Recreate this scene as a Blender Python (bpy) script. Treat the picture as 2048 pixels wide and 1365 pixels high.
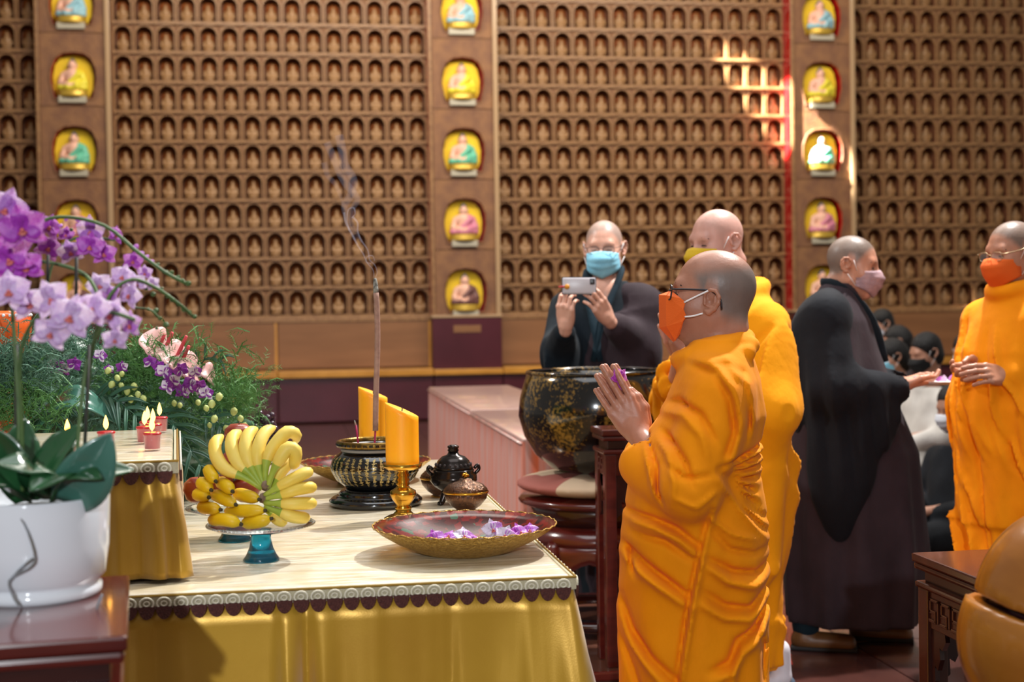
import bpy, bmesh, math, random
import numpy as np
from mathutils import Matrix, Vector
for _o in list(bpy.data.objects): bpy.data.objects.remove(_o, do_unlink=True)
scene = bpy.context.scene
COL = scene.collection
random.seed(7); rng = np.random.default_rng(7)

# ---------------------------------------------------------------- camera
# room frame: X along the back wall, Y towards it, Z up; the camera stands at the origin, 1.4 m high
F, CX, CY = 2844.0, 1024.0, 682.5
YAW, PITCH, ROLL = math.radians(9), math.radians(1.45), math.radians(0.85)
CAM = np.array([0, 0, 1.4])
FW = np.array([math.sin(YAW)*math.cos(PITCH), math.cos(YAW)*math.cos(PITCH), -math.sin(PITCH)])
_r0 = np.array([math.cos(YAW), -math.sin(YAW), 0.]); _u0 = np.cross(_r0, FW)
RT = math.cos(ROLL)*_r0 - math.sin(ROLL)*_u0
UP = math.sin(ROLL)*_r0 + math.cos(ROLL)*_u0
cd = bpy.data.cameras.new('camera'); cam = bpy.data.objects.new('camera', cd); COL.objects.link(cam)
cam.matrix_world = Matrix(((RT[0], UP[0], -FW[0], CAM[0]), (RT[1], UP[1], -FW[1], CAM[1]), (RT[2], UP[2], -FW[2], CAM[2]), (0, 0, 0, 1)))
cd.lens = 50; cd.sensor_width = 36; cd.sensor_fit = 'HORIZONTAL'; cd.clip_end = 100
cd.dof.use_dof = True; cd.dof.focus_distance = 3.6; cd.dof.aperture_fstop = 3.6
scene.camera = cam

def ray(px, py): return FW + RT*((px-CX)/F) - UP*((py-CY)/F)
def ZP(px, py, z): d = ray(px, py); return CAM + d*((z-CAM[2])/d[2])      # point of a pixel's ray at height z
def YP(px, py, y): d = ray(px, py); return CAM + d*(y/d[1])                # ... on the plane Y = y
def DP(px, py, dep): return CAM + ray(px, py)*dep                          # ... at a given depth

# ---------------------------------------------------------------- world, lights, exposure
w = bpy.data.worlds.new('hall_ambient'); scene.world = w; w.use_nodes = True
w.node_tree.nodes['Background'].inputs[0].default_value = (1.0, .90, .80, 1)
w.node_tree.nodes['Background'].inputs[1].default_value = 0.30
scene.view_settings.view_transform = 'Standard'; scene.view_settings.look = 'None'
scene.view_settings.gamma = 1; scene.view_settings.use_curve_mapping = False
scene.view_settings.exposure = 0.0
def look(o, tgt, roll=0):
    d = Vector(tgt) - o.location
    o.rotation_euler = (d.to_track_quat('-Z', 'Y') @ Matrix.Rotation(roll, 3, 'Z').to_quaternion()).to_euler()
def lamp(name, kind, loc, tgt, power, color=(1, 1, 1), size=.2, angle=60, blend=.3, size_y=None, scale=None, roll=0):
    l = bpy.data.lights.new(name, kind); l.energy = power; l.color = color
    o = bpy.data.objects.new(name, l); COL.objects.link(o); o.location = loc
    if kind == 'SPOT': l.spot_size = math.radians(angle); l.spot_blend = blend; l.shadow_soft_size = size
    if kind == 'AREA':
        l.shape = 'RECTANGLE'; l.size = size; l.size_y = size_y or size
    look(o, tgt, roll)
    if scale: o.scale = scale
    return o
lamp('stage_spot_key', 'SPOT', (3.6, 5.9, 6.2), (0.6, 3.6, .8), 2600, (1, .97, .93), .12, 70, .5)
lamp('stage_spot_front', 'SPOT', (-1.0, -5.0, 2.9), (-.1, 3.0, .95), 1150, (.90, .95, 1), .07, 34, .5)
lamp('stage_spot_left', 'SPOT', (-3.6, 6.8, 5.6), (1.6, 8.2, .6), 1100, (1, .95, .9), .15, 62, .6)
lamp('overhead_softbox_middle', 'AREA', (2.0, 9.0, 7.0), (2.0, 9.3, 0), 420, (1, .94, .86), 5, size_y=4)  # unseen softbox added overhead for soft light in the middle of the hall
lamp('overhead_softbox_near', 'AREA', (0.5, 3.0, 6.0), (.5, 3.2, 0), 130, (.95, .97, 1), 4, size_y=3)  # added softbox above the altar, out of view
lamp('overhead_softbox_wall', 'AREA', (2.5, 13.5, 6.5), (3.0, 17.5, 2.4), 540, (1, .86, .70), 9, size_y=.8)  # added softbox strip, unseen, that brightens the niche wall
# a narrow shaft of daylight raking down the wall beside the right pillar
lamp('daylight_shaft', 'SPOT', (1.6, 16.5, 8.7), YP(1538, 192, 17.55), 85000, (1, .90, .76), .02, 6.4, .5)
# ---------------------------------------------------------------- materials
def lin(h):
    h = h.lstrip('#'); c = [int(h[i:i+2], 16)/255 for i in (0, 2, 4)]
    return tuple(x/12.92 if x <= .04045 else ((x+.055)/1.055)**2.4 for x in c) + (1,)
MATS = {}
def M(name, c1, rough=.5, metal=0., c2=None, nscale=8., ramp=(.35, .65), bump=0., bscale=60., coat=0., sheen=0., sss=0., trans=0., emit=0., stretch=None, ior=1.45, alpha=1., spec=.5, detail=4., kind='noise'):
    m = bpy.data.materials.new(name); m.use_nodes = True; nt = m.node_tree; b = nt.nodes['Principled BSDF']
    I = b.inputs; col = lin(c1)
    I['Base Color'].default_value = col; I['Roughness'].default_value = rough; I['Metallic'].default_value = metal
    I['Coat Weight'].default_value = coat; I['Coat Roughness'].default_value = .08; I['Sheen Weight'].default_value = sheen
    I['Transmission Weight'].default_value = trans; I['IOR'].default_value = ior; I['Alpha'].default_value = alpha
    I['Specular IOR Level'].default_value = spec
    if sss: I['Subsurface Weight'].default_value = sss; I['Subsurface Radius'].default_value = (.012, .005, .003); I['Subsurface Scale'].default_value = 1
    if emit: I['Emission Color'].default_value = col; I['Emission Strength'].default_value = emit
    tc = nt.nodes.new('ShaderNodeTexCoord'); mp = nt.nodes.new('ShaderNodeMapping')
    nt.links.new(tc.outputs['Object'], mp.inputs[0])
    if stretch: mp.inputs['Scale'].default_value = stretch
    def tex(s):
        if kind == 'voronoi':
            t = nt.nodes.new('ShaderNodeTexVoronoi'); t.inputs['Scale'].default_value = s; return t, t.outputs['Color']
        t = nt.nodes.new('ShaderNodeTexNoise'); t.inputs['Scale'].default_value = s; t.inputs['Detail'].default_value = detail
        return t, t.outputs[0]
    if c2:
        t, o = tex(nscale); nt.links.new(mp.outputs[0], t.inputs['Vector'])
        r = nt.nodes.new('ShaderNodeValToRGB'); r.color_ramp.elements[0].position, r.color_ramp.elements[1].position = ramp
        r.color_ramp.elements[0].color = col; r.color_ramp.elements[1].color = lin(c2)
        nt.links.new(o, r.inputs[0]); nt.links.new(r.outputs[0], I['Base Color'])
    if bump:
        t, o = tex(bscale); nt.links.new(mp.outputs[0], t.inputs['Vector'])
        bn = nt.nodes.new('ShaderNodeBump'); bn.inputs['Strength'].default_value = bump; bn.inputs['Distance'].default_value = .02
        nt.links.new(o, bn.inputs['Height']); nt.links.new(bn.outputs[0], I['Normal'])
    MATS[name] = m
    return m
def tint_material(name, skin, stubble, rough=.42):
    # skin whose colour goes over to shaved-hair stubble by the vertex attribute "tint" (and to dark hair or lips where set)
    m = M(name, skin, rough, sss=.12, bump=.05, bscale=90); nt = m.node_tree; b = nt.nodes['Principled BSDF']
    a = nt.nodes.new('ShaderNodeAttribute'); a.attribute_name = 'tint'
    n = nt.nodes.new('ShaderNodeTexNoise'); n.inputs['Scale'].default_value = 14; n.inputs['Detail'].default_value = 5
    r = nt.nodes.new('ShaderNodeMix'); r.data_type = 'RGBA'
    r2 = nt.nodes.new('ShaderNodeMix'); r2.data_type = 'RGBA'; r2.blend_type = 'MULTIPLY'; r2.inputs[0].default_value = .35
    r.inputs[6].default_value = lin(skin); r.inputs[7].default_value = lin(stubble)
    nt.links.new(a.outputs['Fac'], r.inputs[0]); nt.links.new(r.outputs[2], r2.inputs[6]); nt.links.new(n.outputs[0], r2.inputs[7])
    nt.links.new(r2.outputs[2], b.inputs['Base Color'])
    return m

# ---------------------------------------------------------------- geometry helpers: a shape is (vertices, faces)
def join(*gs):
    V, Fc = [], []; n = 0
    for v, f in gs:
        v = np.asarray(v, float).reshape(-1, 3); V.append(v); Fc += [tuple(i+n for i in q) for q in f]; n += len(v)
    return np.vstack(V), Fc
def xf(g, loc=(0, 0, 0), rot=(0, 0, 0), sc=1.0):
    from mathutils import Euler
    R = np.array(Euler(rot).to_matrix()); s = np.array(sc)*np.ones(3)
    return (np.asarray(g[0])*s) @ R.T + np.array(loc), g[1]
def lathe(prof, n=32, caps=True):
    a = np.arange(n)*2*math.pi/n; V = [np.c_[r*np.cos(a), r*np.sin(a), np.full(n, z)] for r, z in prof]
    Fc = []
    for i in range(len(prof)-1):
        for j in range(n):
            k = (j+1) % n; Fc.append((i*n+j, i*n+k, (i+1)*n+k, (i+1)*n+j))
    if caps:
        if prof[0][0] > 1e-5: Fc.append(tuple(range(n))[::-1])
        if prof[-1][0] > 1e-5: Fc.append(tuple(range((len(prof)-1)*n, len(prof)*n)))
    return np.vstack(V), Fc
def spline(pts, n):
    P = np.asarray(pts, float); m = len(P)
    if m == 2: t = np.linspace(0, 1, n)[:, None]; return P[0]*(1-t)+P[1]*t
    Q = np.vstack([2*P[0]-P[1], P, 2*P[-1]-P[-2]]); out = []
    for u in np.linspace(0, m-1-1e-9, n):
        i = int(u); t = u-i; a, b, c, d = Q[i:i+4]
        out.append(.5*((2*b)+(-a+c)*t+(2*a-5*b+4*c-d)*t*t+(-a+3*b-3*c+d)*t**3))
    return np.array(out)
def tube(pts, rad, n=8, ns=None, flat=1.0, upv=(0, 0, 1)):
    P = spline(pts, ns) if ns else np.asarray(pts, float); m = len(P)
    rad = np.interp(np.linspace(0, 1, m), np.linspace(0, 1, len(np.atleast_1d(rad))), np.atleast_1d(rad)) if np.ndim(rad) else np.full(m, rad)
    T = np.gradient(P, axis=0); T /= np.linalg.norm(T, axis=1)[:, None]+1e-12
    u = np.cross(T[0], upv)
    if np.linalg.norm(u) < 1e-4: u = np.cross(T[0], (1, 0, 0))
    V = []; a = np.arange(n)*2*math.pi/n
    for i in range(m):
        u = u-T[i]*(u@T[i]); u /= np.linalg.norm(u); v = np.cross(T[i], u)
        V.append(P[i]+rad[i]*(np.cos(a)[:, None]*u+flat*np.sin(a)[:, None]*v))
    Fc = [(i*n+j, i*n+(j+1) % n, (i+1)*n+(j+1) % n, (i+1)*n+j) for i in range(m-1) for j in range(n)]
    Fc += [tuple(range(n))[::-1], tuple(range((m-1)*n, m*n))]
    return np.vstack(V), Fc
def box(x0, x1, y0, y1, z0, z1, b=0.0):
    if b <= 0:
        V = [(x, y, z) for z in (z0, z1) for y in (y0, y1) for x in (x0, x1)]
        return np.array(V, float), [(0, 2, 3, 1), (4, 5, 7, 6), (0, 1, 5, 4), (2, 6, 7, 3), (0, 4, 6, 2), (1, 3, 7, 5)]
    bm = bmesh.new(); bmesh.ops.create_cube(bm, size=1)
    for v in bm.verts: v.co = ((x0+x1)/2+v.co.x*(x1-x0), (y0+y1)/2+v.co.y*(y1-y0), (z0+z1)/2+v.co.z*(z1-z0))
    bmesh.ops.bevel(bm, geom=bm.edges[:], offset=b, segments=2, affect='EDGES', profile=.6)
    bm.verts.index_update(); g = np.array([v.co[:] for v in bm.verts]), [tuple(v.index for v in f.verts) for f in bm.faces]; bm.free(); return g
def prism(poly, y0, y1):
    # polygon in (x, z), extruded along y
    n = len(poly); V = [(x, y0, z) for x, z in poly]+[(x, y1, z) for x, z in poly]
    return np.array(V, float), [tuple(range(n)), tuple(range(2*n-1, n-1, -1))]+[(i, n+i, n+(i+1) % n, (i+1) % n) for i in range(n)]
def grid(fn, nu, nv, thick=0.):
    U, W = np.meshgrid(np.linspace(0, 1, nu), np.linspace(0, 1, nv), indexing='ij')
    V = np.array([fn(u, v) for u, v in zip(U.ravel(), W.ravel())], float)
    Fc = [(i*nv+j, (i+1)*nv+j, (i+1)*nv+j+1, i*nv+j+1) for i in range(nu-1) for j in range(nv-1)]
    if thick:
        A = V.reshape(nu, nv, 3); du = np.gradient(A, axis=0); dv = np.gradient(A, axis=1)
        N = np.cross(du, dv); N /= np.linalg.norm(N, axis=2)[..., None]+1e-12
        B = (A-N*thick).reshape(-1, 3); n = len(V); V = np.vstack([V, B]); F2 = [tuple(i+n for i in q)[::-1] for q in Fc]
        rim = [i*nv for i in range(nu)]+[(nu-1)*nv+j for j in range(1, nv)]+[i*nv+nv-1 for i in range(nu-2, -1, -1)]+[j for j in range(nv-2, 0, -1)]
        Fc = Fc+F2+[(rim[k], rim[k]+n, rim[(k+1) % len(rim)]+n, rim[(k+1) % len(rim)]) for k in range(len(rim))]
    return V, Fc
def ball(c, r, n=12):
    r = np.array(r)*np.ones(3); p = [(math.sin(t), -math.cos(t)) for t in np.linspace(0, math.pi, n//2+2)]
    g = lathe([(max(a, 1e-4), b) for a, b in p], n); return g[0]*r+np.array(c), g[1]

def mesh(name, g, mats, smooth=True, midx=None, tint=None):
    me = bpy.data.meshes.new(name); me.from_pydata(np.asarray(g[0]).tolist(), [], g[1]); 
    for m in (mats if isinstance(mats, (list, tuple)) else [mats]): me.materials.append(MATS[m])
    if midx is not None: me.polygons.foreach_set('material_index', np.asarray(midx, np.int32))
    if smooth: me.polygons.foreach_set('use_smooth', np.ones(len(me.polygons), bool))
    if tint is not None:
        a = me.attributes.new('tint', 'FLOAT', 'POINT'); a.data.foreach_set('value', np.asarray(tint, np.float32))
    me.update(); me.validate(); return me
def put(name, me, parent=None, loc=None, rot=None, sc=None, mat=None):
    o = bpy.data.objects.new(name, me); COL.objects.link(o)
    if parent: o.parent = parent
    if loc is not None: o.location = loc
    if rot is not None: o.rotation_euler = rot
    if sc is not None: o.scale = (sc, sc, sc) if np.ndim(sc) == 0 else sc
    if mat is not None: o.matrix_basis = mat
    return o
def ob(name, g, m, parent=None, smooth=True, loc=None, rot=None, sc=None, **k): return put(name, mesh(name, g, m, smooth, **k), parent, loc, rot, sc)
def flatob(name, g, m, parent=None, **k): return ob(name, g, m, parent, smooth=False, **k)
def tag(o, label, cat=None, group=None, kind=None):
    o['label'] = label
    if cat: o['category'] = cat
    if group: o['group'] = group
    if kind: o['kind'] = kind
    return o
def thing(name, label, cat, loc=(0, 0, 0), rz=0, group=None, kind=None):
    o = put(name, None, None, loc, (0, 0, rz)); o.empty_display_size = .05
    return tag(o, label, cat, group, kind)
ORD = ['lowest', 'second', 'third', 'fourth', 'fifth', 'sixth', 'seventh', 'eighth', 'ninth', 'tenth', 'eleventh', 'twelfth', 'thirteenth', 'fourteenth', 'fifteenth', 'sixteenth']

# ---------------------------------------------------------------- signed distance fields, for bodies and cloth
class SDF:
    def __init__(s, lo, hi, h):
        s.lo = np.array(lo, float); s.h = h; s.n = np.ceil((np.array(hi)-s.lo)/h).astype(int)+1
        s.G = np.full(s.n, 9., np.float32)
    def sl(s, lo, hi):
        a = np.clip(np.floor((np.array(lo)-s.lo)/s.h).astype(int), 0, s.n-1); b = np.clip(np.ceil((np.array(hi)-s.lo)/s.h).astype(int)+1, 1, s.n)
        if np.any(b <= a): return None
        ax = [(s.lo[i]+s.h*np.arange(a[i], b[i])).astype(np.float32) for i in range(3)]
        return tuple(slice(a[i], b[i]) for i in range(3)), np.meshgrid(*ax, indexing='ij', sparse=True)
    def mix(s, q, d, k, sub=False):
        A = s.G[q]
        if sub: B = -d; h = np.maximum(k-np.abs(A-B), 0)/max(k, 1e-6); s.G[q] = np.maximum(A, B)+h*h*k/4
        else: h = np.maximum(k-np.abs(A-d), 0)/max(k, 1e-6); s.G[q] = np.minimum(A, d)-h*h*k/4
    def cone(s, a, b, ra, rb=None, k=.02, sub=False, sy=1.0):
        rb = ra if rb is None else rb; a = np.array(a, float); b = np.array(b, float); r = max(ra, rb)+k+3*s.h
        t = s.sl(np.minimum(a, b)-r, np.maximum(a, b)+r)
        if t is None: return s
        q, (X, Y, Zz) = t; d = b-a; L = d@d+1e-12
        u = np.clip(((X-a[0])*d[0]+(Y-a[1])*d[1]+(Zz-a[2])*d[2])/L, 0, 1)
        dist = np.sqrt((X-a[0]-u*d[0])**2+((Y-a[1]-u*d[1])/sy)**2+(Zz-a[2]-u*d[2])**2)-(ra+(rb-ra)*u)
        s.mix(q, dist, k, sub); return s
    def chain(s, pts, rad, k=.02, sub=False):
        rad = np.interp(np.linspace(0, 1, len(pts)), np.linspace(0, 1, len(np.atleast_1d(rad))), np.atleast_1d(rad))
        for i in range(len(pts)-1): s.cone(pts[i], pts[i+1], rad[i], rad[i+1], k, sub)
        return s
    def ell(s, c, r, k=.02, sub=False, rot=None):
        c = np.array(c, float); r = np.array(r, float); m = max(r)+k+3*s.h; t = s.sl(c-m, c+m)
        if t is None: return s
        q, (X, Y, Zz) = t; X, Y, Zz = X-c[0], Y-c[1], Zz-c[2]
        if rot is not None:
            from mathutils import Euler
            R = np.array(Euler(rot).to_matrix()).T
            X, Y, Zz = R[0, 0]*X+R[0, 1]*Y+R[0, 2]*Zz, R[1, 0]*X+R[1, 1]*Y+R[1, 2]*Zz, R[2, 0]*X+R[2, 1]*Y+R[2, 2]*Zz
        k0 = np.sqrt((X/r[0])**2+(Y/r[1])**2+(Zz/r[2])**2); k1 = np.sqrt((X/r[0]**2)**2+(Y/r[1]**2)**2+(Zz/r[2]**2)**2)+1e-6
        s.mix(q, k0*(k0-1)/k1, k, sub); return s
    def loft(s, rows, k=.03, folds=(), p=2.2, sub=False):
        # rows: (z, cx, cy, rx, ry); folds: (count, amplitude, phase, twist per metre, z0, z1)
        R = np.array(sorted(rows), float); z0, z1 = R[0, 0], R[-1, 0]; m = R[:, 3:].max()+k+.05
        t = s.sl((R[:, 1].min()-m, R[:, 2].min()-m, z0-k-.05), (R[:, 1].max()+m, R[:, 2].max()+m, z1+k+.05))
        q, (X, Y, Zz) = t; it = lambda j: np.interp(Zz, R[:, 0], R[:, j]).astype(np.float32)
        rx, ry = it(3), it(4); dx, dy = (X-it(1))/rx, (Y-it(2))/ry
        rr = (np.abs(dx)**p+np.abs(dy)**p)**(1/p); d = (rr-1)*np.minimum(rx, ry)
        if len(folds):
            ph = np.arctan2(dy, dx)
            for n, a, p0, tw, f0, f1 in folds:
                d = d-a*np.clip((f1-Zz)/(f1-f0+1e-6), 0, 1)*np.cos(n*ph+p0+tw*Zz)*np.clip(rr, 0, 1)
        d = np.maximum(d, np.maximum(z0-Zz, Zz-z1)); s.mix(q, d, k, sub); return s
    def slab(s, c, r, k=.01, rot=None, sub=False, rd=.01):
        # rounded box
        c = np.array(c, float); r = np.array(r, float); m = np.linalg.norm(r)+k+3*s.h; t = s.sl(c-m, c+m)
        if t is None: return s
        q, (X, Y, Zz) = t; X, Y, Zz = X-c[0], Y-c[1], Zz-c[2]
        if rot is not None:
            from mathutils import Euler
            R = np.array(Euler(rot).to_matrix()).T
            X, Y, Zz = R[0, 0]*X+R[0, 1]*Y+R[0, 2]*Zz, R[1, 0]*X+R[1, 1]*Y+R[1, 2]*Zz, R[2, 0]*X+R[2, 1]*Y+R[2, 2]*Zz
        a, b, e = np.abs(X)-r[0]+rd, np.abs(Y)-r[1]+rd, np.abs(Zz)-r[2]+rd
        d = np.sqrt(np.maximum(a, 0)**2+np.maximum(b, 0)**2+np.maximum(e, 0)**2)+np.minimum(np.maximum(a, np.maximum(b, e)), 0)-rd
        s.mix(q, d, k, sub); return s
    def fold(s, pts, w, a, ax=(0, 2), side=None, sval=0.):
        # raise (a > 0) or sink (a < 0) the surface along a line drawn in the plane of two axes, on one side of the body
        pts = np.array(pts, float); m = 3*w; lo = np.full(3, -9.); hi = np.full(3, 9.)
        lo[list(ax)] = pts.min(0)-m; hi[list(ax)] = pts.max(0)+m
        if side is not None:
            o = 3-sum(ax)
            if side > 0: lo[o] = sval
            else: hi[o] = sval
        t = s.sl(lo, hi)
        if t is None: return s
        q, g = t; A, B = g[ax[0]], g[ax[1]]; best = None; acc = 0; seg = np.linalg.norm(np.diff(pts, axis=0), axis=1); tot = seg.sum()
        amp = None
        for i in range(len(pts)-1):
            d = pts[i+1]-pts[i]; L = d@d+1e-12; u = np.clip(((A-pts[i][0])*d[0]+(B-pts[i][1])*d[1])/L, 0, 1)
            ds = (A-pts[i][0]-u*d[0])**2+(B-pts[i][1]-u*d[1])**2; tt = (acc+u*seg[i])/tot; acc += seg[i]
            if best is None: best, amp = ds, tt
            else: amp = np.where(ds < best, tt, amp); best = np.minimum(best, ds)
        e = np.sin(np.clip(amp, 0.02, .98)*math.pi)**.5
        s.G[q] = s.G[q]-(a*np.exp(-best/(w*w))*e).astype(np.float32); return s
    def noise(s, a, f, seed=0):
        r = np.random.default_rng(seed); q, (X, Y, Zz) = s.sl((-9,)*3, (9,)*3); acc = 0
        for i in range(6):
            k = r.normal(size=3)*f; acc = acc+np.sin(k[0]*X+k[1]*Y+k[2]*Zz+r.uniform(0, 6.3))
        s.G = (s.G-a*acc/2.4).astype(np.float32); return s
    def geo(s):
        G = s.G; G = np.pad(G, 1, constant_values=9.); S = G < 0
        c = np.zeros(np.array(G.shape)-1, np.int8)
        for dx in (0, 1):
            for dy in (0, 1):
                for dz in (0, 1): c += S[dx:dx+c.shape[0], dy:dy+c.shape[1], dz:dz+c.shape[2]]
        act = (c > 0) & (c < 8); I = np.argwhere(act); idx = np.full(c.shape, -1, np.int64); idx[act] = np.arange(len(I))
        acc = np.zeros((len(I), 3)); cnt = np.zeros(len(I))
        cor = [np.array((x, y, z)) for x in (0, 1) for y in (0, 1) for z in (0, 1)]
        val = {tuple(o): G[I[:, 0]+o[0], I[:, 1]+o[1], I[:, 2]+o[2]] for o in cor}
        for o in cor:
            for ax in range(3):
                if o[ax] == 0:
                    p = o.copy(); p[ax] = 1; a, b = val[tuple(o)], val[tuple(p)]; m = (a < 0) != (b < 0)
                    t = np.where(m, a/(a-b+1e-12), 0); P = np.tile(o.astype(float), (len(I), 1)); P[:, ax] = t
                    acc += P*m[:, None]; cnt += m
        V = (I+acc/cnt[:, None]-1)*s.h+s.lo; Fc = []
        for ax in range(3):
            sh = [slice(1, -1)]*3; sh[ax] = slice(0, -1); a = S[tuple(sh)]; sh2 = list(sh); sh2[ax] = slice(1, None); b = S[tuple(sh2)]
            E = np.argwhere(a != b); ins = a[a != b]; off = np.array([1, 1, 1]); off[ax] = 0; E = E+off
            u, v = [(1, 2), (2, 0), (0, 1)][ax]; eu = np.eye(3, dtype=int)[u]; ev = np.eye(3, dtype=int)[v]
            g = lambda e: idx[e[:, 0], e[:, 1], e[:, 2]]
            Q = np.c_[g(E-eu-ev), g(E-ev), g(E), g(E-eu)]; Q[~ins] = Q[~ins][:, ::-1]; Fc.append(Q)
        Fc = np.vstack(Fc); Fc = Fc[(Fc >= 0).all(1)]
        return V, [tuple(q) for q in Fc.tolist()]
# ---------------------------------------------------------------- materials of the setting
M('tile', '#3d2523', .2, c2='#54332d', nscale=3, bump=.02, bscale=120, coat=.3)
M('grout', '#2c1a1a', .6)
M('carved', '#6e4a36', .6, c2='#87603f', nscale=5, bump=.55, bscale=42)
M('carved_edge', '#7d5a3c', .4, c2='#94704a', nscale=20)
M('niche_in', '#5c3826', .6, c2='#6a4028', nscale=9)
M('gilt', '#95714a', .45, metal=.05, c2='#82603c', nscale=20)
M('gilt_halo', '#94501f', .55, metal=.05, c2='#804018', nscale=12)
M('plate_grey', '#a9a493', .4)
M('panel', '#7c5536', .45, c2='#875e3d', nscale=2.2, stretch=(.6, 1, 4), bump=.05)
M('ledge', '#b07a2c', .3, c2='#c48c3a', nscale=4, coat=.3)
M('maroon', '#43141f', .35, c2='#4d1a26', nscale=2)
M('red_lacquer', '#b21a1e', .16, coat=.6, c2='#9c1418', nscale=3)
M('beige_trim', '#a68a68', .35, coat=.2)
M('niche_yellow', '#f0d22c', .6, c2='#e0bc20', nscale=70, bump=.4, bscale=130)
M('niche_red', '#a81218', .35)
M('statue_skin', '#e0b09a', .45); M('statue_hair', '#3a4660', .5)
for n, c in dict(blue='#8fbccb', yellow='#dcd03a', green='#63b99c', pink='#c97d95', brown='#6d4a48').items(): M('robe_'+n, c, .45)
M('statue_gold', '#b99a3c', .35, metal=.4)

# ---------------------------------------------------------------- floor: stone tiles in a grid, joints recessed
fl = ob('floor', box(-8, 14, -7, 18.5, -.12, -.006), 'grout'); tag(fl, 'dark polished reddish stone floor of large square tiles', kind='structure')
TS = .8; tm = mesh('tile', box(-TS/2+.003, TS/2-.003, -TS/2+.003, TS/2-.003, -.05, 0, .003), 'tile', False)
for i in range(-2, 14):
    for j in range(4, 22):
        x, y = i*TS+.25, j*TS+.3
        v = np.array([x, y, 0])-CAM; dz = v@FW
        px = CX+F*(v@RT)/dz
        if -300 < px < 2350 and y < 17.3: put('floor_tile', tm, fl, (x, y, 0))
far = [box(x-TS/2+.003, x+TS/2-.003, y-TS/2+.003, y+TS/2-.003, -.05, 0) for i in range(-9, 17) for j in range(-8, 23) for x, y in [(i*TS+.25, j*TS+.3)]
       if not (-2 <= i < 14 and 4 <= j < 22) and x > -7.5 and x < 13.5]
o = ob('floor_tile_field', join(*far), 'tile', fl, smooth=False); o['kind'] = 'stuff'

# ---------------------------------------------------------------- back wall: bays of small arched niches between pillars
WY, PY = 17.7, 17.45           # bay plane, pillar front
PIL = [-2.43, 2.20, 6.84]; PH = .43; NB = 1.275; CW, CH = .2525, .357; ROWS = 12
def arch(wd, sp, n=8):
    # arch outline from bottom left up and over to bottom right
    a = np.linspace(math.pi, 0, n+1); return [(-wd, 0)]+[(wd*math.cos(t), sp+wd*math.sin(t)) for t in a]+[(wd, 0)]
def niche_tile():
    hw = CW/2-.002; aw, sp, z0 = .098, .195, .04; A = [(x, z+z0) for x, z in arch(aw, sp)]; n = len(A)
    V = [(-hw, 0, .002), (hw, 0, .002), (hw, 0, CH-.002), (-hw, 0, CH-.002)]; Fc, mi = [], []
    b = len(V); V += [(x, 0, z) for x, z in A]; m = n//2
    Fc += [(0, b, b+n-1, 1)]; Fc += [(0, 3, b+1, b)]
    for i in range(1, m): Fc.append((3, b+i+1, b+i))
    Fc.append((3, 2, b+m))
    for i in range(m, n-2): Fc.append((2, b+i+1, b+i))
    Fc.append((2, 1, b+n-1, b+n-2)); mi += [0]*len(Fc)
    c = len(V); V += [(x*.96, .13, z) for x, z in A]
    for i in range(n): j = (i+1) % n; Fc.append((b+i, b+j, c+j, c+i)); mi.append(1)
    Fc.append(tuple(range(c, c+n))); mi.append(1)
    # raised moulding around the arch, shelf lip below, tile edge sides
    r = len(V)
    for k, (s, y) in enumerate(((1.0, 0.), (1.06, -.012), (1.2, -.012), (1.24, 0.))):
        V += [(x*s, y, z0+(z-z0)*(1+(s-1)*.42)) for x, z in A]
    for k in range(3):
        for i in range(n-1): Fc.append((r+k*n+i, r+k*n+i+1, r+(k+1)*n+i+1, r+(k+1)*n+i)); mi.append(2)
    g = box(-hw, hw, -.03, .0, .004, .04, 0); q = len(V); V += g[0].tolist(); Fc += [tuple(i+q for i in f) for f in g[1]]; mi += [2]*6
    return (np.array(V), Fc), mi
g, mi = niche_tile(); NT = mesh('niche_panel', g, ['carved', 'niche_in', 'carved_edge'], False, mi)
# small seated figure: lotus base, crossed legs, torso, head, and a mandorla behind
s = SDF((-.08, -.06, 0), (.08, .06, .21), .0085)
s.ell((0, 0, .018), (.062, .045, .02), .008).ell((0, -.005, .05), (.06, .042, .022), .01).cone((0, 0, .06), (0, .004, .11), .034, .036, .015)
s.cone((-.04, 0, .105), (-.046, -.02, .065), .014, .013, .01).cone((.04, 0, .105), (.046, -.02, .065), .014, .013, .01)
s.ell((0, 0, .15), (.023, .023, .03), .008).ell((0, 0, .18), (.011, .011, .012), .006)
g1 = s.geo(); g1 = (g1[0]*np.array([1.2, 1, 1.18]), g1[1]); m_ = prism([(x*.72, z*.9+.04) for x, z in arch(.098, .17, 10)], .045, .058)
SM = mesh('buddha_statuette', join(g1, m_), ['gilt', 'gilt_halo'], True, [0]*len(g1[1])+[1]*len(m_[1]))
bays = [('wall_back_end', 'back wall bay of small arched niches at the far left edge', PIL[0]-2.315, 'far left bay', 'left pillar', 1, 15),
        ('wall_back_left', 'back wall bay of small arched niches behind the flowers and incense', PIL[0]+2.315, 'left bay', 'left pillar', -1, 15),
        ('wall_back_middle', 'back wall bay of small arched niches behind the phone monk', PIL[1]+2.315, 'middle bay', 'middle pillar', -1, 15),
        ('wall_back_right', 'back wall bay of small arched niches at the right edge', PIL[2]+2.315, 'right bay', 'right pillar', -1, 15)]
ST = []
NUM = ['first', 'second', 'third', 'fourth', 'fifth', 'sixth', 'seventh', 'eighth', 'ninth', 'tenth', 'eleventh', 'twelfth', 'thirteenth', 'fourteenth', 'fifteenth']
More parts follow.
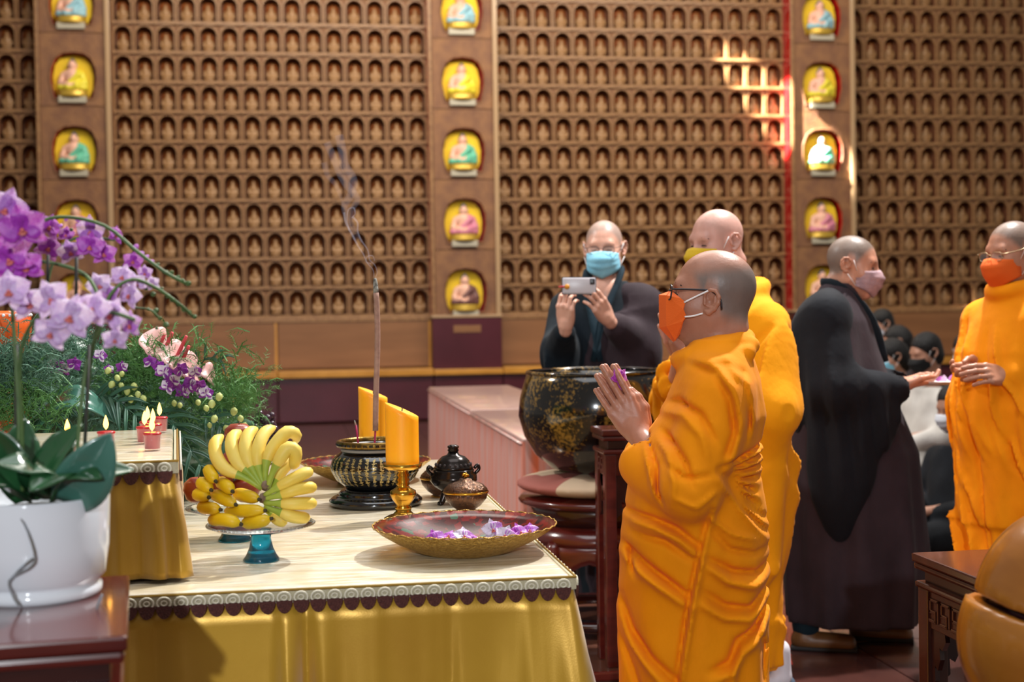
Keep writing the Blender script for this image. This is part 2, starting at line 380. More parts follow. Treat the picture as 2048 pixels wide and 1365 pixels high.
for nm, lab, cx, bay, pil, sd, nc in bays:
    wl = ob(nm, box(cx-1.89, cx+1.89, WY+.14, WY+.3, 0, 7), 'carved', smooth=False); tag(wl, lab, kind='structure')
    for c in range(nc):
        x = cx+sd*(7-c)*CW
        for r in range(ROWS):
            z = NB+r*CH; put('niche_panel', NT, wl, (x, WY, z)); ST.append((math.dist((x, WY, z), CAM), x, z, bay, pil, r, c))
    if nc < 15: ob('niche_field', box(min(cx+sd*(7-nc)*CW, cx-sd*7*CW)-CW/2, max(cx+sd*(7-nc)*CW, cx-sd*7*CW)+CW/2, WY, WY+.1, NB, 5.6), 'carved', wl, smooth=False)
    ob('upper_panel', box(cx-1.89, cx+1.89, WY, WY+.1, NB+ROWS*CH, 7), 'carved', wl, smooth=False)
def seen(x, z):
    v = np.array([x, WY, z+.1])-CAM; d = v@FW; px, py = CX+F*(v@RT)/d, CY-F*(v@UP)/d
    if not (-15 < px < 2063 and py > -15): return False
    for (a, b, c, d_) in ((1110, 470, 1300, 700), (1350, 440, 1580, 700), (1600, 560, 1740, 700), (1960, 470, 2048, 700), (0, 560, 250, 700), (0, 430, 120, 700)):
        if a < px < c and b < py < d_: return False
    return True
ST.sort(); vis = [s_ for s_ in ST if seen(s_[1], s_[2])]; rest = [s_ for s_ in ST if not seen(s_[1], s_[2])]
for d, x, z, bay, pil, r, c in vis[:300]:
    tag(put('buddha_statuette', SM, None, (x, WY+.07, z+.043)), 'small gilt figure, %s, %s row above ledge, %s column from %s' % (bay, ORD[r], NUM[c], pil), 'statuette', 'small gilt figures in the wall niches')
vs = np.array([v.co[:] for v in SM.vertices]); fs = [tuple(p.vertices) for p in SM.polygons]; pm = [p.material_index for p in SM.polygons]
R = vis[300:]+rest
tag(put('buddha_statuette_field', mesh('buddha_statuette_field', join(*[(vs+np.array([x, WY+.07, z+.043]), fs) for _, x, z, *_r in R]), ['gilt', 'gilt_halo'], True, pm*len(R))),
    'remaining rows of small gilt seated figures in the farther wall niches', 'statuettes', kind='stuff')

# ---------------------------------------------------------------- pillars with large painted niches
def big_tile(hw, h):
    A = [(-.215, .10), (-.255, .30), (-.25, .44), (-.2, .56), (-.12, .615), (0, .63), (.12, .615), (.2, .56), (.25, .44), (.255, .30), (.215, .10)]
    n = len(A); V = [(-hw, 0, .004), (hw, 0, .004), (hw, 0, h-.004), (-hw, 0, h-.004)]; b = 4; V += [(x, 0, z) for x, z in A]; Fc = []; m = n//2
    Fc += [(0, b, b+n-1, 1), (0, 3, b+1, b)]+[(3, b+i+1, b+i) for i in range(1, m)]+[(3, 2, b+m)]+[(2, b+i+1, b+i) for i in range(m, n-2)]+[(2, 1, b+n-1, b+n-2)]
    mi = [0]*len(Fc); c = len(V); V += [(x, .2, z) for x, z in A]
    for i in range(n): Fc.append((b+i, b+(i+1) % n, c+(i+1) % n, c+i)); mi.append(1)
    Fc.append(tuple(range(c, c+n))); mi.append(1)
    r = len(V)
    for sc, y in ((1.0, 0), (1.03, -.012), (1.08, -.012), (1.1, 0)): V += [(x*sc, y, .36+(z-.36)*sc) for x, z in A]
    for k in range(3):
        for i in range(n): j = (i+1) % n; Fc.append((r+k*n+i, r+k*n+j, r+(k+1)*n+j, r+(k+1)*n+i)); mi.append(0)
    return (np.array(V), Fc), mi
BH = .866; g, mi = big_tile(PH-.05, BH); BT = mesh('niche_panel', g, ['carved', 'niche_red', 'niche_yellow'], False, mi)
s = SDF((-.26, -.2, 0), (.26, .2, .5), .009)
s.ell((0, 0, .12), (.17, .11, .035), .02).cone((-.13, -.02, .125), (.05, -.09, .12), .04, .03).cone((.13, -.02, .125), (-.05, -.09, .12), .04, .03)
s.cone((0, 0, .13), (0, .01, .27), .078, .085, .03).cone((-.075, 0, .285), (.075, 0, .285), .04, .04, .03)
s.cone((-.11, 0, .27), (-.135, -.02, .18), .033, .03).cone((-.135, -.02, .18), (-.03, -.1, .15), .028, .022)
s.cone((.11, 0, .27), (.135, -.02, .18), .033, .03).cone((.135, -.02, .18), (.03, -.1, .15), .028, .022)
s.cone((0, 0, .3), (0, 0, .34), .03, .03).ell((0, -.005, .385), (.048, .05, .062), .012).cone((0, -.045, .385), (0, -.056, .372), .008, .01, .008)
s.ell((-.05, .0, .38), (.01, .014, .026), .006).ell((.05, 0, .38), (.01, .014, .026), .006)
gb = s.geo()
s = SDF((-.26, -.2, 0), (.26, .2, .5), .009)
s.ell((0, .004, .118), (.178, .115, .04), .02).cone((-.13, -.018, .125), (.05, -.088, .122), .046, .036).cone((.13, -.018, .125), (-.05, -.088, .122), .046, .036)
s.cone((.03, 0, .14), (.045, .01, .27), .068, .07, .03).cone((.06, 0, .287), (.085, 0, .28), .046, .042, .03).cone((.11, 0, .27), (.138, -.02, .18), .042, .04).cone((.138, -.02, .18), (.05, -.1, .15), .038, .03)
s.cone((-.05, -.07, .16), (.07, -.06, .27), .025, .03, .02); gr = s.geo()
s = SDF((-.07, -.07, .3), (.07, .07, .5), .009); s.ell((0, .008, .398), (.052, .05, .058), .01).ell((0, .008, .452), (.022, .022, .02), .008); gh = s.geo()
gp = join(lathe([(.1, 0), (.17, .01), (.185, .035), (.16, .05), (.175, .075), (.165, .09), (.02, .092)], 18))
gp = (gp[0]*np.array([1, .68, 1]), gp[1])
BM = {k: mesh('statue_'+k, gg, m) for k, gg, m in (('body', gb, 'statue_skin'), ('hair', gh, 'statue_hair'), ('lotus_base', gp, 'statue_gold'))}
MDL = mesh('mandorla', prism([(-.17, .0), (-.225, .12), (-.232, .26), (-.205, .4), (-.15, .475), (-.07, .505), (0, .512), (.07, .505), (.15, .475), (.205, .4), (.232, .26), (.225, .12), (.17, 0)], .06, .085), 'niche_yellow', False)
BR = {c: mesh('statue_robe_'+c, gr, 'robe_'+c) for c in ('blue', 'yellow', 'green', 'pink', 'brown')}
PLQ = mesh('name_plate', box(-.16, .16, -.012, .012, 0, .075, .004), 'plate_grey', False)
SIDE = {-2.43: 'left', 2.20: 'middle', 6.84: 'right'}
for px_ in PIL:
    sdn = SIDE[px_]
    p = flatob('pillar', box(px_-PH+.02, px_+PH-.02, PY+.21, WY+.3, 0, 7), 'carved', None); tag(p, '%s wall pillar with a stack of large painted niches' % sdn, kind='structure')
    flatob('side_face', box(px_-PH, px_-PH+.02, PY-.01, WY+.1, NB, 7, .004), 'red_lacquer', p)
    flatob('side_face', box(px_+PH-.02, px_+PH, PY-.01, WY+.1, NB, 7, .004), 'carved', p)
    flatob('edge_trim', box(px_-PH+.001, px_-PH+.045, PY-.025, PY+.02, NB, 7, .008), 'carved_edge', p)
    flatob('edge_trim', box(px_+PH-.06, px_+PH, PY-.04, PY+.02, NB, 7, .012), 'beige_trim', p)
    flatob('plinth', box(px_-PH, px_+PH, PY-.05, WY, .62, NB-.02, .006), 'maroon', p)
    flatob('plinth_cap', box(px_-PH-.01, px_+PH+.01, PY-.06, WY, NB-.02, NB+.012, .005), 'beige_trim', p)
    flatob('plinth_plate', box(px_-.17, px_+.17, PY-.058, PY-.048, 1.07, 1.16, .002), 'panel', p)
    for r in range(6):
        z0 = NB-.05+r*BH if r else NB-.05
        put('niche_panel', BT, p, (px_, PY, z0)); put('name_plate', PLQ, p, (px_-.01, PY-.03, z0+.04))
        if r == 5: continue
        c = ('brown', 'pink', 'green', 'yellow', 'blue')[r]
        t = thing('buddha_statue', '%s-robed seated figure in the %s large niche of the %s pillar' % (c, ('lowest', 'second lowest', 'middle', 'second highest', 'highest')[r], sdn), 'statue', (px_-.012, PY+.035, z0+.1), group='painted seated figures on the pillars')
        put('lotus_base', BM['lotus_base'], t); put('body', BM['body'], t); put('robe', BR[c], t); put('hair', BM['hair'], t); put('mandorla', MDL, t)

# ---------------------------------------------------------------- panelled ledge along the foot of the wall
for k, (nm, lab, a, b, n) in enumerate((('baseboard_left', 'tan panelled backrest and ledge below the left bay', PIL[0]+PH, PIL[1]-PH, 2), ('baseboard_middle', 'tan panelled backrest and ledge behind the phone monk', PIL[1]+PH, PIL[2]-PH, 2),
                                       ('baseboard_right', 'tan panelled backrest and ledge behind the seated crowd', PIL[2]+PH, PIL[2]+PH+3.9, 2), ('baseboard_end', 'tan panelled backrest and ledge at far left', PIL[0]-PH-3.8, PIL[0]-PH, 2))):
    o = flatob(nm, box(a, b, WY-.06, WY+.1, 0, NB), 'panel'); tag(o, lab, kind='structure')
    flatob('top_rail', box(a, b, WY-.1, WY+.02, NB-.05, NB+.01, .006), 'carved_edge', o)
    for i in range(n):
        x0, x1 = a+(b-a)*i/n, a+(b-a)*(i+1)/n
        flatob('back_panel', box(x0+.012, x1-.012, WY-.09, WY-.05, .66, NB-.055, .006), 'panel', o)
        flatob('panel_frame', box(x1-.03, x1+.0, WY-.095, WY-.05, .64, NB-.05, .004), 'ledge', o)
        flatob('ledge_front', box(x0+.006, x1-.006, PY-.12, PY-.08, .02, .555, .006), 'maroon', o)
        flatob('ledge_top', box(x0+.003, x1-.003, PY-.17, WY-.05, .555, .64, .012), 'ledge', o)
for px_ in PIL:
    o = bpy.data.objects['baseboard_left']
    flatob('ledge_front', box(px_-PH+.006, px_+PH-.006, PY-.12, PY-.08, .02, .555, .006), 'maroon', o); flatob('ledge_top', box(px_-PH+.003, px_+PH-.003, PY-.17, WY-.05, .555, .625, .012), 'ledge', o)
# ---------------------------------------------------------------- altar materials
T = .83
M('satin', '#c99c2a', .34, metal=.25, c2='#b98a1e', nscale=3, sheen=.6, bump=.03, bscale=300)
M('cloth_cream', '#d8cbb0', .7, c2='#c3ae86', nscale=24, bump=.1)
M('lace', '#c9c2a6', .85, c2='#b0a688', nscale=900, ramp=(.4, .6), bump=.1, bscale=900)
M('lace_cord', '#e2dcc6', .8)
M('fringe', '#4a2522', .85, c2='#5e332c', nscale=200, bump=.5, bscale=300)
M('gold_thread', '#a8863c', .4, metal=.7)
M('black_lacquer', '#0b0c10', .13, coat=.8)
M('brass', '#c9983a', .18, metal=1, c2='#b98428', nscale=9)
M('antique_brass', '#8a6a2e', .3, metal=.9, c2='#5f4a22', nscale=60, bump=.12, bscale=220)
M('bronze_brown', '#4a352a', .24, metal=.75, c2='#6b4a34', nscale=140, bump=.3, bscale=240, stretch=(1, 1, .35))
M('dark_bronze', '#2f2a28', .2, metal=.8)
M('wax', '#ffa60c', .42, sss=.35, c2='#ffb01c', nscale=4)
M('wick', '#2a2020', .8)
M('incense', '#a07f70', .85, c2='#8d6c60', nscale=60, bump=.1); M('incense_ash', '#9a9a92', .9, c2='#5c5c58', nscale=120, bump=.5); M('stick_red', '#a0184a', .6)
M('ash_bed', '#8d8a84', .95)
M('gold_glyph', '#a8925c', .4, metal=.5)
M('glass', '#f4fbff', .03, trans=1, ior=1.45); M('blue_glass', '#1f9fc4', .06, trans=.75, c2='#1687ac', nscale=3, ior=1.45)
M('banana_pale', '#e8cf68', .5, c2='#e2c24a', nscale=14, sss=.1); M('banana_yellow', '#dcb912', .45, c2='#cda60c', nscale=14, sss=.1)
M('banana_green', '#8fa63a', .5, c2='#a9b94a', nscale=20); M('banana_tip', '#3d3420', .8); M('banana_crown', '#8c7560', .8, c2='#6b5745', nscale=60)
M('apple', '#7c2418', .3, c2='#a85030', nscale=10, coat=.2)
M('bowl_gold', '#a57f36', .38, metal=.75, c2='#c9a55a', nscale=120, bump=.7, bscale=160)
M('redwood', '#4a1512', .2, c2='#5e1f17', nscale=5, stretch=(1, 1, 6), coat=.6)
M('redwood_dark', '#2c0e0d', .22, c2='#3a1612', nscale=6, stretch=(1, 1, 6), coat=.6)
M('rosewood', '#44221a', .2, c2='#552d20', nscale=5, stretch=(1, 6, 1), coat=.6)
M('red_wax', '#b81a26', .3, coat=.4); M('flame', '#ffb24a', .5, emit=9.)

# red mosaic inside the dishes: broken glass pieces of red with some green
m = M('mosaic', '#8c1010', .25, coat=0., spec=.3, kind='voronoi', bump=.6, bscale=95); nt = m.node_tree; bs = nt.nodes['Principled BSDF']
v = nt.nodes.new('ShaderNodeTexVoronoi'); v.inputs['Scale'].default_value = 62; tc = nt.nodes.new('ShaderNodeTexCoord'); nt.links.new(tc.outputs['Object'], v.inputs['Vector'])
sp = nt.nodes.new('ShaderNodeSeparateColor'); nt.links.new(v.outputs['Color'], sp.inputs[0])
rp = nt.nodes.new('ShaderNodeValToRGB'); rp.color_ramp.interpolation = 'CONSTANT'; e = rp.color_ramp.elements
e[0].position, e[0].color = 0, lin('#330303'); e[1].position, e[1].color = .3, lin('#650606')
for p_, c_ in ((.6, '#450505'), (.9, '#34503c'), (.95, '#7a2414')): q = e.new(p_); q.color = lin(c_)
nt.links.new(sp.outputs[0], rp.inputs[0]); nt.links.new(rp.outputs[0], bs.inputs['Base Color'])

# clear wrinkled film over the table cloth
m = M('film', '#e2d8c2', .3, c2='#d3c4a2', nscale=14, coat=.7); nt = m.node_tree; bs = nt.nodes['Principled BSDF']
tc = nt.nodes.new('ShaderNodeTexCoord'); mp = nt.nodes.new('ShaderNodeMapping'); mp.inputs['Scale'].default_value = (2.2, 13, 1); mp.inputs['Rotation'].default_value = (0, 0, .12)
n1 = nt.nodes.new('ShaderNodeTexNoise'); n1.inputs['Scale'].default_value = 2.2; n1.inputs['Detail'].default_value = 5; n1.inputs['Distortion'].default_value = .6
bp = nt.nodes.new('ShaderNodeBump'); bp.inputs['Strength'].default_value = .3; bp.inputs['Distance'].default_value = .02
nt.links.new(tc.outputs['Object'], mp.inputs[0]); nt.links.new(mp.outputs[0], n1.inputs['Vector']); nt.links.new(n1.outputs[0], bp.inputs['Height'])
nt.links.new(bp.outputs[0], bs.inputs['Normal']); nt.links.new(bp.outputs[0], bs.inputs['Coat Normal'])

# black bell metal flecked with gold lettering worn to specks
m = M('bell_metal', '#0c0b0b', .16, metal=.3, coat=.7); nt = m.node_tree; bs = nt.nodes['Principled BSDF']
tc = nt.nodes.new('ShaderNodeTexCoord'); a_ = nt.nodes.new('ShaderNodeTexNoise'); a_.inputs['Scale'].default_value = 85; a_.inputs['Detail'].default_value = 6
b_ = nt.nodes.new('ShaderNodeTexNoise'); b_.inputs['Scale'].default_value = 7; b_.inputs['Detail'].default_value = 3
ml = nt.nodes.new('ShaderNodeMath'); ml.operation = 'MULTIPLY'; rp = nt.nodes.new('ShaderNodeValToRGB')
rp.color_ramp.elements[0].position, rp.color_ramp.elements[1].position = .27, .38; rp.color_ramp.elements[0].color = lin('#0c0b0b'); rp.color_ramp.elements[1].color = lin('#8a6a2c')
for t_ in (a_, b_): nt.links.new(tc.outputs['Object'], t_.inputs['Vector'])
nt.links.new(a_.outputs[0], ml.inputs[0]); nt.links.new(b_.outputs[0], ml.inputs[1]); nt.links.new(ml.outputs[0], rp.inputs[0]); nt.links.new(rp.outputs[0], bs.inputs['Base Color'])

# ---------------------------------------------------------------- altar table and raised step
TX0, TX1, TY0, TY1 = -1.5, .58, 2.93, 5.25
SCW = .034
def scal(w):
    a = np.linspace(math.pi, 2*math.pi, 9); pts = [(w/2*.97*math.cos(t), .026*math.sin(t)) for t in a]
    return prism([(x, z) for x, z in pts], -.003, .003)
SC = mesh('scallop', scal(SCW), 'fringe', False)
LC = mesh('lace_motif', join(tube([(.0135*math.cos(t), -.002, .0115*math.sin(t)) for t in np.linspace(0, 2*math.pi, 15)], .0022, 5), tube([(.006*math.cos(t), -.002, .005*math.sin(t)) for t in np.linspace(0, 2*math.pi, 9)], .0017, 4)), 'lace_cord', False)
def skirt(fn, nu, nv): return grid(fn, nu, nv)
def cloth_box(name, label, cat, x0, x1, y0, y1, z0, z1, film, pleats, flare):
    t = thing(name, label, cat, ((x0+x1)/2, (y0+y1)/2, z0)); O = np.array([(x0+x1)/2, (y0+y1)/2, z0])
    L = lambda g: (np.asarray(g[0])-O, g[1])
    ob('top_cover', L(box(x0, x1, y0, y1, z1-.03, z1, .008)), film, t)
    def edge(s):
        # walk: front left -> front right -> right side back
        fl_ = (x1-x0); s = s*(fl_+(y1-y0))
        return (x0+s, y0, 0, -1) if s < fl_ else (x1, y0+s-fl_, 1, 0)
    tot = (x1-x0)+(y1-y0); rr_ = random.Random(3); ridges = [(rr_.uniform(0, tot), rr_.choice((.012, .02, .035)), rr_.uniform(-.009, .014)) for _ in range(int(tot*26))]
    def fs(u, v):
        x, y, nx, ny = edge(u); s = u*tot; dz = v*(z1-.03-z0)
        o = .006+flare*.35*v; w_ = min(1, .12+3*v)
        for q_ in ridges:
            e_ = (s-q_[0])/q_[1]
            if abs(e_) < 3: o += q_[2]*w_*math.exp(-e_*e_)
        c = abs(s-(x1-x0)); cr = math.exp(-(c/.08)**2); o += .15*flare/.02*cr*v+.014*cr*w_*math.sin(s*120)*min(1, 2*v)
        for p0 in pleats: o += -.03*math.exp(-((s-(p0-x0))/.012)**2)*min(1, v*4)+.016*(math.exp(-((s-(p0-x0)-.035)/.022)**2)+math.exp(-((s-(p0-x0)+.035)/.022)**2))*min(1, v*4)
        if cr > .05: n_ = np.array([nx*.5+.5*cr, ny*.5-.5*cr]); n_ /= np.linalg.norm(n_); nx, ny = n_
        return (x+nx*o-O[0], y+ny*o-O[1], z1-.02-dz-O[2])
    ob('satin_skirt', grid(fs, 520, 16, -.0015), 'satin', t)
    for (ax, a, b) in (('x', x0, x1), ('y', y0, y1)):
        n = int((b-a)/SCW)
        if ax == 'x':
            flatob('lace_band', L(box(x0-.006, x1+.008, y0-.012, y0-.004, z1-.03, z1-.003, .002)), 'lace', t); flatob('braid', L(tube([(x0, y0-.012, z1-.003), (x1+.01, y0-.012, z1-.003)], .0028, 6)), 'gold_thread', t)
        else:
            flatob('lace_band', L(box(x1+.002, x1+.012, y0-.01, y1, z1-.03, z1-.003, .002)), 'lace', t); flatob('braid', L(tube([(x1+.01, y0-.012, z1-.003), (x1+.01, y1, z1-.003)], .0028, 6)), 'gold_thread', t)
        for i in range(n):
            q = b-(i+.5)*SCW if ax == 'x' else a+(i+.5)*SCW
            if ax == 'x' and q < -1.0: continue
            if ax == 'y' and q > 4.4: continue
            p = (q-O[0], y0-.016-O[1], z1-.024-O[2]) if ax == 'x' else (x1+.016-O[0], q-O[1], z1-.024-O[2]); r_ = (0, 0, 0) if ax == 'x' else (0, 0, math.pi/2)
            put('scallop', SC, t, p, r_)
            put('lace_motif', LC, t, (p[0], p[1]+.001, p[2]+.006) if ax == 'x' else (p[0]-.001, p[1], p[2]+.006), r_)
    return t
M('altar_core', '#3a2a18', .8)
tb = cloth_box('altar_table', 'long altar table with yellow satin skirt, scalloped lace trim and clear film', 'table', TX0, TX1, TY0, TY1, 0, T, 'film', (ZP(612, 1250, .75)[0], ), .02)
flatob('table_core', box(-1.02, 1.02, -1.12, 1.12, .0, T-.03), 'altar_core', tb)
RZ = T+.257; RX1 = ZP(345, 1175, T)[0]
rs = cloth_box('altar_step', 'raised box on the altar draped in yellow satin with lace edge', 'box', -1.45, RX1, 2.995, 3.78, T, RZ, 'film', (), .004)
flatob('step_core', box(-.59, .59, -.38, .38, .0, .23), 'altar_core', rs)
_a = .075; _h = np.array([(RX1+1.45)/2, -.3925]); rs.rotation_euler = (0, 0, _a); _c = np.array([math.cos(_a)*_h[0]-math.sin(_a)*_h[1], math.sin(_a)*_h[0]+math.cos(_a)*_h[1]])
rs.location = (RX1-_c[0], 3.06-_c[1], T)   # turned slightly about its near right corner

# ---------------------------------------------------------------- incense burner, sticks, candles
def at(px, py, z=T): p = ZP(px, py, z); return np.array([p[0], p[1], z])
c = at(752, 1010); t = thing('incense_burner', 'round black incense burner with columns of gold lettering on the altar', 'incense burner', c)
ob('pedestal', lathe([(.0, 0), (.125, 0), (.134, .008), (.134, .018), (.122, .027), (.104, .03), (.108, .036), (.098, .046), (.088, .05), (.0, .05)], 48), 'black_lacquer', t)
BP = [(.0, .05), (.085, .05), (.09, .058), (.112, .075), (.126, .1), (.129, .112), (.122, .135), (.104, .152), (.092, .16), (.094, .166)]
ob('bowl', lathe(BP+[(.105, .17), (.105, .175), (.088, .175), (.08, .16), (.0, .158)], 48), 'black_lacquer', t)
ob('rim_band', lathe([(.1045, .169), (.110, .171), (.110, .186), (.1045, .188), (.1, .188), (.1, .172), (.1045, .169)], 48, False), 'antique_brass', t)
ob('ash', lathe([(.0, .171), (.05, .17), (.098, .165), (.098, .158), (.0, .158)], 32), 'ash_bed', t)
gl = []; zz = [b for a, b in BP]; rr = [a for a, b in BP]
for k in range(38):
    a0 = 2*math.pi*k/38
    for j in range(9):
        zc = .07+j*.0088
        for _ in range(6):
            hz = random.random() < .5; da = random.uniform(-.03, .03); dz = random.uniform(-.003, .003); wa, wz = (random.uniform(.025, .05), .001) if hz else (.012, random.uniform(.0022, .0038))
            q = []
            for sa, sz in ((-1, -1), (1, -1), (1, 1), (-1, 1)):
                an = a0+da+sa*wa/1.3; z_ = zc+dz+sz*wz; r = np.interp(z_, zz, rr)+.0012; q.append((r*math.cos(an), r*math.sin(an), z_))
            gl.append((np.array(q), [(0, 1, 2, 3)]))
o = ob('scripture', join(*gl), 'gold_glyph', t); o['kind'] = 'stuff'
for k in range(40):
    a = 2*math.pi*k/40
    if math.sin(a) < .3: flatob('rim_stud', xf(box(-.002, .002, -.0055, .0055, -.0035, .0035, .001), (.1105*math.cos(a), .1105*math.sin(a), .1785), (0, 0, a)), 'black_lacquer', t)
d0 = np.dot(c-CAM, FW)
def dpts(l, d): return [DP(x, y, d) for x, y in l]
def inc(name, lab, pts, rad, ash, stem, d):
    P0 = np.array(DP(*stem[0], d)); t = thing(name, lab, 'incense', P0)
    ob('stick', (lambda g: (g[0]-P0, g[1]))(tube(dpts(pts, d), rad, 12, 14)), 'incense', t)
    ob('ash_tip', (lambda g: (g[0]-P0, g[1]))(tube(dpts(ash, d), [rad*.95, rad*.8, rad*.5], 10, 6)), 'incense_ash', t)
    ob('bamboo_stem', (lambda g: (g[0]-P0, g[1]))(tube(dpts(stem, d), .0028, 8)), 'stick_red', t)
inc('incense_stick', 'thick tall burning incense stick standing in the black burner', [(751, 862), (752, 790), (755, 690), (754, 620), (752, 586)], .0082, [(752, 586), (751, 566), (750, 557)], [(749, 893), (751, 858)], d0-.005)
inc('incense_stick', 'short burnt-down thin incense stick left of the tall one', [(712, 852), (710, 845)], .0022, [(710, 845), (709, 841)], [(717, 892), (712, 851)], d0+.03)

def candle(px, py, dia, h0, hl, hr, lab1, lab2):
    c = at(px, py); r = dia/2; t = thing('candlestick', lab1, 'candlestick', c)
    ob('foot', lathe([(0, 0), (.05, 0), (.052, .006), (.04, .012), (.028, .016), (.02, .024), (.022, .03)], 32), 'brass', t)
    ob('stem', lathe([(.02, .024), (.023, .034), (.018, .04), (.03, .056), (.036, .068), (.034, .078), (.02, .086), (.015, .092), (.02, .097), (.015, .102), (.019, .108), (.014, .114), (.018, .12), (.013, .128), (.018, .136), (.018, h0-.008)], 32), 'brass', t)
    ob('drip_pan', lathe([(.0, h0-.014), (.03, h0-.014), (r+.005, h0-.01), (r+.009, h0+.004), (r+.006, h0+.004), (r+.003, h0-.004), (0, h0-.004)], 40), 'brass', t)
    cd_ = thing('pillar_candle', lab2, 'candle', c+np.array([0, 0, h0-.003])); n = 40; V = []; hm = (hl+hr)/2-h0
    zs = np.linspace(0, 1, 12)
    g = lathe([(r*(1 if z > .02 else .97), z) for z in zs]+[(r*.9, 1.0), (r*.5, .97), (.004, .95)], n); v_ = g[0].copy()
    u = v_@np.array([RT[0], RT[1], 0]); v_[:, 2] = v_[:, 2]*(hm-(hl-hr)/2*np.clip(u/r, -1, 1))
    ob('wax_body', (v_, g[1]), 'wax', cd_); ob('wick', tube([(0, 0, hm*.93), (.002, 0, hm+.006)], .0015, 6), 'wick', cd_)
candle(807, 1040, .089, .148, .318, .278, 'turned brass candlestick in front of the black incense burner', 'thick slanted orange candle nearest, right of the incense burner')
candle(749, 984, .089, .148, .328, .292, 'brass candlestick standing behind the black incense burner', 'thick slanted orange candle behind the tall incense stick')

# ---------------------------------------------------------------- shallow dishes
def dish(px, py, r, lab):
    c = at(px, py); t = thing('offering_dish', lab, 'bowl', c); k = r/.212
    out = [(0, 0), (.09, 0), (.115, .008), (.16, .029), (.195, .05), (.212, .064)]; inn = [(.209, .066), (.19, .052), (.152, .033), (.105, .013), (0, .008)]
    g = lathe([(a*k, b*k) for a, b in out], 72, False); v = g[0]; a = np.arctan2(v[:, 1], v[:, 0]); v[:, 2] += .0016*np.sin(a*36)*(v[:, 2] > .06*k)
    ob('outer_shell', g, 'bowl_gold', t)
    g = lathe([(a*k, b*k) for a, b in [(.212, .064)]+inn], 72, False); v = g[0]; a = np.arctan2(v[:, 1], v[:, 0]); v[:, 2] += .0016*np.sin(a*36)*(v[:, 2] > .06*k)
    ob('mosaic_lining', g, 'mosaic', t); 
    ob('rim', tube([(.212*k*math.cos(x), .212*k*math.sin(x), .066*k+.0016*math.sin(x*36)) for x in np.linspace(0, 2*math.pi, 145)], .0018, 6), 'bowl_gold', t)
    return c, k
DC, DK = dish(930, 1105, .212, 'large golden dish with red mosaic inside holding orchid blossoms')
dish(732, 962, .212, 'golden dish with red mosaic inside behind the incense burner')

# ---------------------------------------------------------------- lidded vessels
def lidded(px, py, r, lab):
    c = at(px, py); t = thing('lidded_bowl', lab, 'lidded bowl', c); k = r/.062
    ob('body', xf(lathe([(0, 0), (.028, 0), (.03, .004), (.026, .007), (.042, .018), (.057, .036), (.062, .054), (0, .054)], 40), sc=k), 'bronze_brown', t)
    ob('belt', xf(lathe([(.0615, .053), (.0635, .054), (.0635, .0575), (.0615, .058)], 40, False), sc=k), 'brass', t)
    ld = ob('lid', xf(lathe([(.062, .057), (.06, .064), (.048, .076), (.03, .083), (.02, .086), (.016, .092), (0, .094)], 40), sc=k), 'bronze_brown', t)
    ob('knob', join(*[ball((.006*k*math.cos(a), .006*k*math.sin(a), (.1+.003*(i % 2))*k), .005*k, 8) for i, a in enumerate(np.linspace(0, 6.28, 6)[:-1])], ball((0, 0, .097*k), .005*k, 8)), 'brass', ld)
    ob('foot_ring', xf(lathe([(.027, 0), (.0315, .001), (.0315, .004), (.027, .005)], 32, False), sc=k), 'brass', t)
lidded(932, 1024, .062, 'brown lidded bowl with brass belt nearest the big dish')
lidded(884, 994, .064, 'brown lidded bowl with brass knob behind the dark censer')
c = at(908, 1008); t = thing('censer', 'dark bronze footed censer with pierced domed lid between two lidded bowls', 'censer', c)
ob('body', lathe([(0, .03), (.03, .03), (.034, .038), (.055, .05), (.068, .068), (.067, .082), (.058, .092), (.06, .098), (.055, .1), (0, .1)], 40), 'dark_bronze', t)
for k in range(3):
    a = -.5+k*2.094; ob('foot', tube([(.03*math.cos(a), .03*math.sin(a), .036), (.038*math.cos(a), .038*math.sin(a), .02), (.046*math.cos(a), .046*math.sin(a), .006), (.054*math.cos(a), .054*math.sin(a), .004)], [.012, .01, .008, .008], 10, 8), 'dark_bronze', t)
for s_ in (-1, 1): ob('handle', tube([(s_*.062, 0, .085), (s_*.074, 0, .098), (s_*.07, 0, .11), (s_*.06, 0, .1)], .005, 8, 10), 'dark_bronze', t)
ld = ob('lid', lathe([(.057, .1), (.055, .108), (.05, .112), (.046, .124), (.034, .136), (.018, .142), (.014, .15), (0, .15)], 40), 'dark_bronze', t)
ob('knob', join(lathe([(.012, .148), (.017, .154), (.014, .16), (.017, .164), (.01, .17), (0, .171)], 16), *[ball((.013*math.cos(a), .013*math.sin(a), .164), .0045, 6) for a in np.linspace(0, 6.28, 8)[:-1]]), 'dark_bronze', ld)
ob('piercing', join(*[ball((.0505*math.cos(a), .0505*math.sin(a), .114), (.0042, .0042, .005), 8) for a in np.linspace(0, 2*math.pi, 21)[:-1]]), 'wick', ld)

